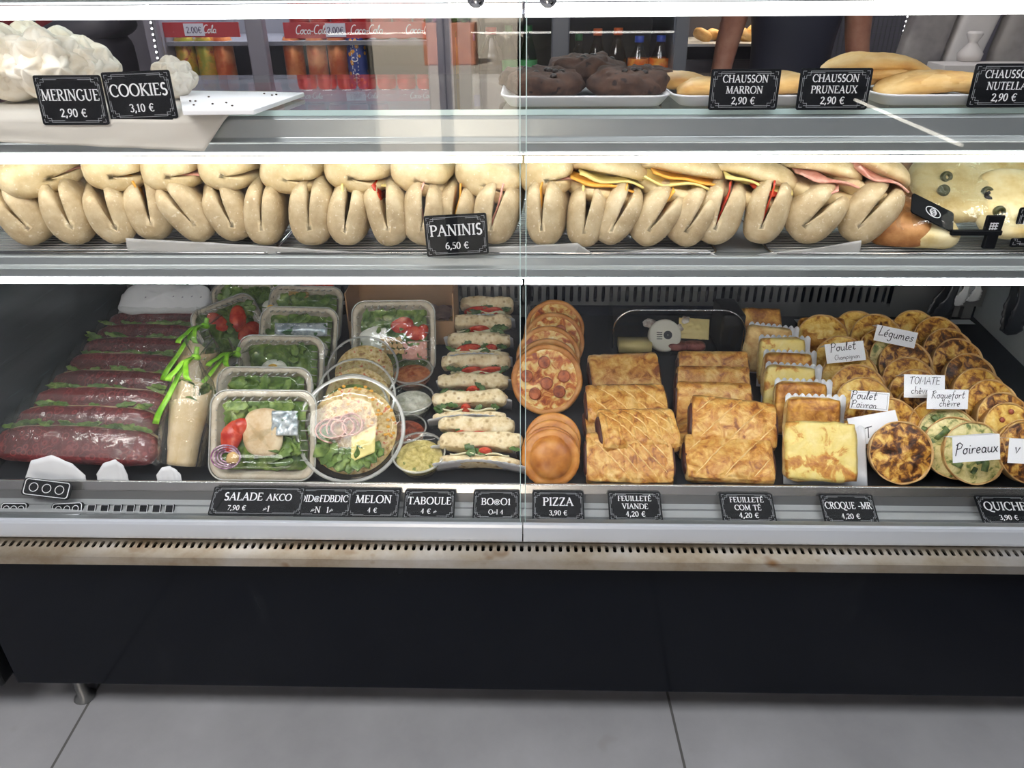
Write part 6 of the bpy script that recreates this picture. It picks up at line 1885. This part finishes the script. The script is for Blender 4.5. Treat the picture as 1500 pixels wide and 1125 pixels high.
for k, (px, w, h, rz, mm, lb) in enumerate(((1352, .13, .30, 8, 'grey_bag', 'grey-brown paper bag leaning on the back table, left one'), (1420, .11, .36, 12, 'bag_white', 'pale paper bag leaning on the back table, middle one'), (1496, .16, .30, 10, 'grey_bag', 'grey-brown paper bag at the right edge on the back table'))):
    b_ = bag(px, 80, 1.58, w, h, (0, rz, 0), lb, mm, k)
    b_.location.z = tz + h / 2 * 1.0 - .0
cb = thing('printed_carton', (aY(1440, 98, 1.30).x, 1.30, tz + .001), (0, 0, -4), 'low white printed carton on the back table', 'box')
MB().box(-.13, .13, -.06, .06, 0, .05).build('carton', M_['bag_white'], cb, smooth=False, bevel=.002)
tb = MB()
text_mb(tb, 'Gaud', .016, -.08, .02, 0, hand=True, thin=.1, M0=Matrix.Translation((0, -.0608, 0)) @ Matrix.Rotation(R(90), 4, 'X')) if False else text_mb(tb, 'noon', .02, -.06, .018, 0, hand=True, thin=.1, M0=Matrix.Translation((0, -.0608, 0)) @ Matrix.Rotation(R(90), 4, 'X'))
tb.build('print', M_['ink'], cb, smooth=False)
cbag = thing('crumpled_bag', (aY(1422, 75, 1.36).x, 1.36, tz + .052), (0, 0, 0), 'small crumpled white bag twisted on top of the carton', 'bag')
MB().lathe([(.03, 0), (.034, .02), (.014, .045), (.012, .05), (.022, .07), (.018, .078)], 24).build('bag', M_['bag_white'], cbag)
# dotted glowing lines on the right, put in for LED strips mirrored in glass
mk('led_dot', (1, 1, 1, 1), emit=8)
def light_dots(pts, label, n, m_='led_dot', r=.003, backing=True):
    o = thing('light_dots', pts[0], (0, 0, 0), label, 'light', 'dotted LED strings')
    up = (pts[0] - pts[1]).normalized()
    top = pts[1] + up * ((WH - .005 - pts[1].z) / up.z)
    n = int(n * (top - pts[1]).length / (pts[0] - pts[1]).length)
    o.location = top
    d = pts[1] - top
    mb = MB()
    for k in range(n):
        mb.blob(r, r, r, nu=8, nv=6, M=Matrix.Translation(d * (k / (n - 1)) + Vector((0, -.003, 0))))
    mb.build('bulbs', M_[m_], o)
    MB().tube([(0, .002, 0), tuple(d + Vector((0, .002, 0)))], .0035, 6).build('cable', M_['fridge_dark'], o)
light_dots([aY(1262, -10, 2.1), aY(1250, 74, 2.1)], 'dotted white line put in for a mirrored LED strip, left of the wire screen', 14)
light_dots([aY(1338, -10, 2.05), aY(1312, 86, 2.05)], 'dotted white line put in for a mirrored LED strip, right of the wire screen', 14)
light_dots([aY(316 - 96, 26, 1.5), aY(236, 110, 1.5)], 'bright LED string at the left edge of the red fridge', 10)
# poster and dark appliance at the left
pw_ = aY(22, 60, 2.9)
po = thing('red_poster', (pw_.x, 2.985, pw_.z), (90, 0, 0), 'red poster with small pictures on the back wall at the far left', 'poster')
MB().box(-.32, .16, -.30, .24, 0, .006).build('poster_sheet', M_['fridge_red'], po, smooth=False)
for k, (x, y) in enumerate(((.03, .06), (-.16, -.02), (.09, -.06))):
    MB().box(x - .05, x + .05, y - .045, y + .045, .0062, .007).build('picture', mat('poster_picture', (c8(120, 128, 120), c8(90, 60, 60), c8(130, 120, 160))[k], .5), po, smooth=False)
ap = thing('dark_appliance', (aY(125, 120, 1.7).x, 1.75, 0), (0, 0, 0), 'dark rounded appliance with a lid behind the meringues', 'appliance')
az_ = zat(104, 1.7)
MB().blob(.14, .13, .10, .5, .5, 28, 16, M=Matrix.Translation((0, 0, az_ + .03))).build('housing', M_['fridge_dark'], ap)
MB().blob(.15, .13, .05, .7, .6, 28, 12, M=Matrix.Translation((.03, 0, az_ + .13)) @ Matrix.Rotation(R(-14), 4, 'Y')).build('lid', M_['fridge_dark'], ap)
MB().box(-.2, .2, -.18, .18, 0, az_ - .06).build('stand', M_['fridge_body'], ap, smooth=False, bevel=.004)

# ---------------------------------------------------------------- person standing behind the counter
mk('skin', c8(168, 116, 92), .5, stops=[(.4, c8(160, 106, 84)), (.6, c8(176, 126, 102))], scale=14)
mk('shirt_navy', c8(26, 28, 44), .7)
mk('trousers_dark', c8(24, 24, 28), .7)
mk('hair_dark', c8(40, 28, 22), .6)
mk('eye_white', c8(230, 228, 224), .3)
def skinned(name, verts, edges, radii, m_, parent, sub=2, root=0):
    me = bpy.data.meshes.new(name)
    me.from_pydata(verts, edges, [])
    o = bpy.data.objects.new(name, me)
    COL.objects.link(o)
    o.parent = parent
    sk = o.modifiers.new('skin', 'SKIN')
    lay = me.skin_vertices[0] if me.skin_vertices else None
    if lay is None:
        a = me.attributes.new('x', 'FLOAT', 'POINT')
    for i, r in enumerate(radii):
        rr = r if isinstance(r, tuple) else (r, r)
        me.skin_vertices[0].data[i].radius = rr
    me.skin_vertices[0].data[root].use_root = True
    sk.use_smooth_shade = True
    ss = o.modifiers.new('sub', 'SUBSURF')
    ss.levels = ss.render_levels = sub
    me.materials.append(m_)
    return o
def person():
    dy = 1.95
    c = aY(1162, 60, dy)
    o = thing('person', (c.x, dy, 0), (0, 0, 0), 'person in a dark navy shirt standing behind the counter, bare arms hanging down', 'person')
    sh = .19
    # pelvis root first: body as one continuous skinned surface
    V = [(0, 0, .93), (0, .01, 1.08), (0, .01, 1.24), (0, .01, 1.38), (0, 0, 1.48), (0, -.015, 1.56), (0, -.03, 1.64), (0, -.02, 1.71),
         (-.10, 0, .90), (-.11, -.01, .50), (-.115, .01, .10), (-.12, -.10, .045), (.10, 0, .90), (.11, -.01, .50), (.115, .01, .10), (.12, -.10, .045),
         (-sh, .0, 1.41), (-.235, .01, 1.14), (-.275, -.05, .92), (-.28, -.065, .85), (sh, .0, 1.41), (.235, .01, 1.14), (.275, -.05, .92), (.28, -.065, .85)]
    Ed = [(0, 1), (1, 2), (2, 3), (3, 4), (4, 5), (5, 6), (6, 7), (0, 8), (8, 9), (9, 10), (10, 11), (0, 12), (12, 13), (13, 14), (14, 15), (3, 16), (16, 17), (17, 18), (18, 19), (3, 20), (20, 21), (21, 22), (22, 23)]
    rad = [(.15, .10), (.13, .095), (.15, .11), (.15, .10), .055, .06, (.078, .092), (.06, .07), .085, .055, .042, .035, .085, .055, .042, .035, .058, .044, .028, (.036, .018), .058, .044, .028, (.036, .018)]
    for s in (-1, 1):            # fingers and thumb
        w_i = 19 if s < 0 else 23
        wx, wy, wz = V[w_i]
        for k, (dx, ln) in enumerate(((-.024, .065), (-.008, .078), (.008, .072), (.023, .056))):
            V += [(wx + .004 * s, wy + dx, wz - .035), (wx - .006 * s, wy + dx * 1.1 - .004, wz - .035 - ln * .55), (wx - .022 * s, wy + dx * 1.1 - .008, wz - .035 - ln)]
            n = len(V)
            Ed += [(w_i, n - 3), (n - 3, n - 2), (n - 2, n - 1)]
            rad += [.0095, .0085, .007]
        V += [(wx - .012 * s, wy - .038, wz - .01), (wx - .018 * s, wy - .052, wz - .045)]
        n = len(V)
        Ed += [(w_i, n - 2), (n - 2, n - 1)]
        rad += [.011, .008]
    skinned('body', V, Ed, rad, M_['skin'], o)
    # clothing grown on the same joints, a little larger
    tv = [0, 1, 2, 3, 4, 16, 20]
    T = [V[0], V[1], V[2], V[3], (0, 0, 1.455), V[16], (-.215, .006, 1.25), V[20], (.215, .006, 1.25)]
    skinned('shirt', T, [(0, 1), (1, 2), (2, 3), (3, 4), (3, 5), (5, 6), (3, 7), (7, 8)], [(.165, .115), (.148, .112), (.166, .125), (.165, .115), .075, .072, .066, .072, .066], M_['shirt_navy'], o)
    P = [V[0], V[8], V[9], (-.115, .01, .09), V[12], V[13], (.115, .01, .09)]
    skinned('trousers', P, [(0, 1), (1, 2), (2, 3), (0, 4), (4, 5), (5, 6)], [(.16, .112), .1, .07, .06, .1, .07, .06], M_['trousers_dark'], o)
    for s in (-1, 1):
        MB().blob(.045, .12, .04, .8, .7, 20, 12, M=Matrix.Translation((.12 * s, -.06, .04))).build('shoe', M_['black_matt'], o)
    MB().blob(.098, .112, .10, 1, 1, 28, 16, M=Matrix.Translation((0, .012, 1.70))).build('hair', M_['hair_dark'], o)
    for s in (-1, 1):
        e = MB().blob(.014, .008, .010, M=Matrix.Translation((.032 * s, -.112, 1.645))).build('eye', M_['eye_white'], o)
        MB().blob(.006, .004, .006, M=Matrix.Translation((.032 * s, -.119, 1.645))).build('iris', M_['black_matt'], e)
        MB().blob(.010, .020, .030, M=Matrix.Translation((.086 * s, -.01, 1.635))).build('ear', M_['skin'], o)
    MB().blob(.013, .022, .024, M=Matrix.Translation((0, -.118, 1.615))).build('nose', M_['skin'], o)
    MB().blob(.026, .008, .007, M=Matrix.Translation((0, -.108, 1.575))).build('mouth', M_['cured_meat'], o)
    MB().tube([(-.262 + .036 * math.cos(a * .4), -.03 + .036 * math.sin(a * .4), .985) for a in range(17)], .006, 6).build('wristband', M_['black_matt'], o)
person()
# side display behind the customer, whose LED edge mirrors in the front glass
qa, qb = aZ(1250, 147, 1.0), aZ(1400, 212, 1.0)
ga, gb_ = Vector((qa.x, .042 - qa.y, 1.0)), Vector((qb.x, .042 - qb.y, 1.0))
sc_ = thing('side_counter', ((ga.x + gb_.x) / 2, (ga.y + gb_.y) / 2, 0), (0, 0, 0), 'low counter with a lit dotted edge, seen only as a mirror line in the glass', 'counter')
d_ = (gb_ - ga)
sc_.rotation_euler[2] = math.atan2(-d_.x, d_.y)
ln_ = d_.length
MB().box(.014, .5, -ln_ / 2 - .2, ln_ / 2 + .2, 0, 1.02).build('counter_body', M_['black_matt'], sc_, smooth=False, bevel=.006)
mk('led_warm', (1, .94, .82, 1), emit=15)
mb = MB()
for k in range(30):
    y = -ln_ / 2 + ln_ * k / 29
    mb.box(.004, .013, y - .005, y + .005, .997, 1.004)
mb.build('led_edge', M_['led_warm'], sc_, smooth=False)
# ---------------------------------------------------------------- let everything rest on what carries it
bpy.context.view_layer.update()
def _verts(o):
    for ch in [o] + list(o.children_recursive):
        if ch.type == 'MESH':
            mw = ch.matrix_world
            for v in ch.data.vertices:
                yield mw @ v.co
def settle(names, surf, ymin, gap=.0008, xlim=False):
    for o in list(S.objects):
        if o.parent or o.name.split('.')[0] not in names:
            continue
        vs = list(_verts(o))
        pen = min(v.z - surf(v.y) for v in vs) - gap
        if pen < 0:                                   # lift it, sliding along the line of sight
            d = (o.location - CAM).normalized()
            den = -(d.z) + (surf(1) - surf(0)) * d.y
            o.location -= d * (-pen / max(den, .12)) if den > .2 else Vector((0, 0, pen))
        fy = min(v.y for v in vs) + (min(0, 0))
        if pen < 0 and den > .2:
            fy -= d.y * (-pen / den)
        if xlim:
            x0, x1 = min(v.x for v in vs), max(v.x for v in vs)
            if x0 < XL + .017:
                o.location.x += XL + .017 - x0
            y1 = max(v.y for v in vs) + fy - min(v.y for v in vs)
            if y1 > .736:
                o.location += Vector((0, .736 - y1, (surf(1) - surf(0)) * (.736 - y1)))
        if fy < ymin:
            dy = ymin - fy
            o.location += Vector((0, dy, (surf(1) - surf(0)) * dy))
settle({'quiche', 'toasted_sandwich', 'pastry_slice', 'round_pie', 'small_pizza', 'open_sandwich', 'salad_box', 'salad_bowl', 'dip_cup', 'wrapped_tortilla', 'wrapped_sandwich', 'paper_parcel'}, zd, .0995, xlim=True)
settle({'panini', 'flatbread'}, lambda y: Z2 + .0050, .080)
settle({'meringue'}, lambda y: Z1 + .0015, SY1 + .022)
settle({'turnover'}, lambda y: Z1 + .0052, SY1 + .02)
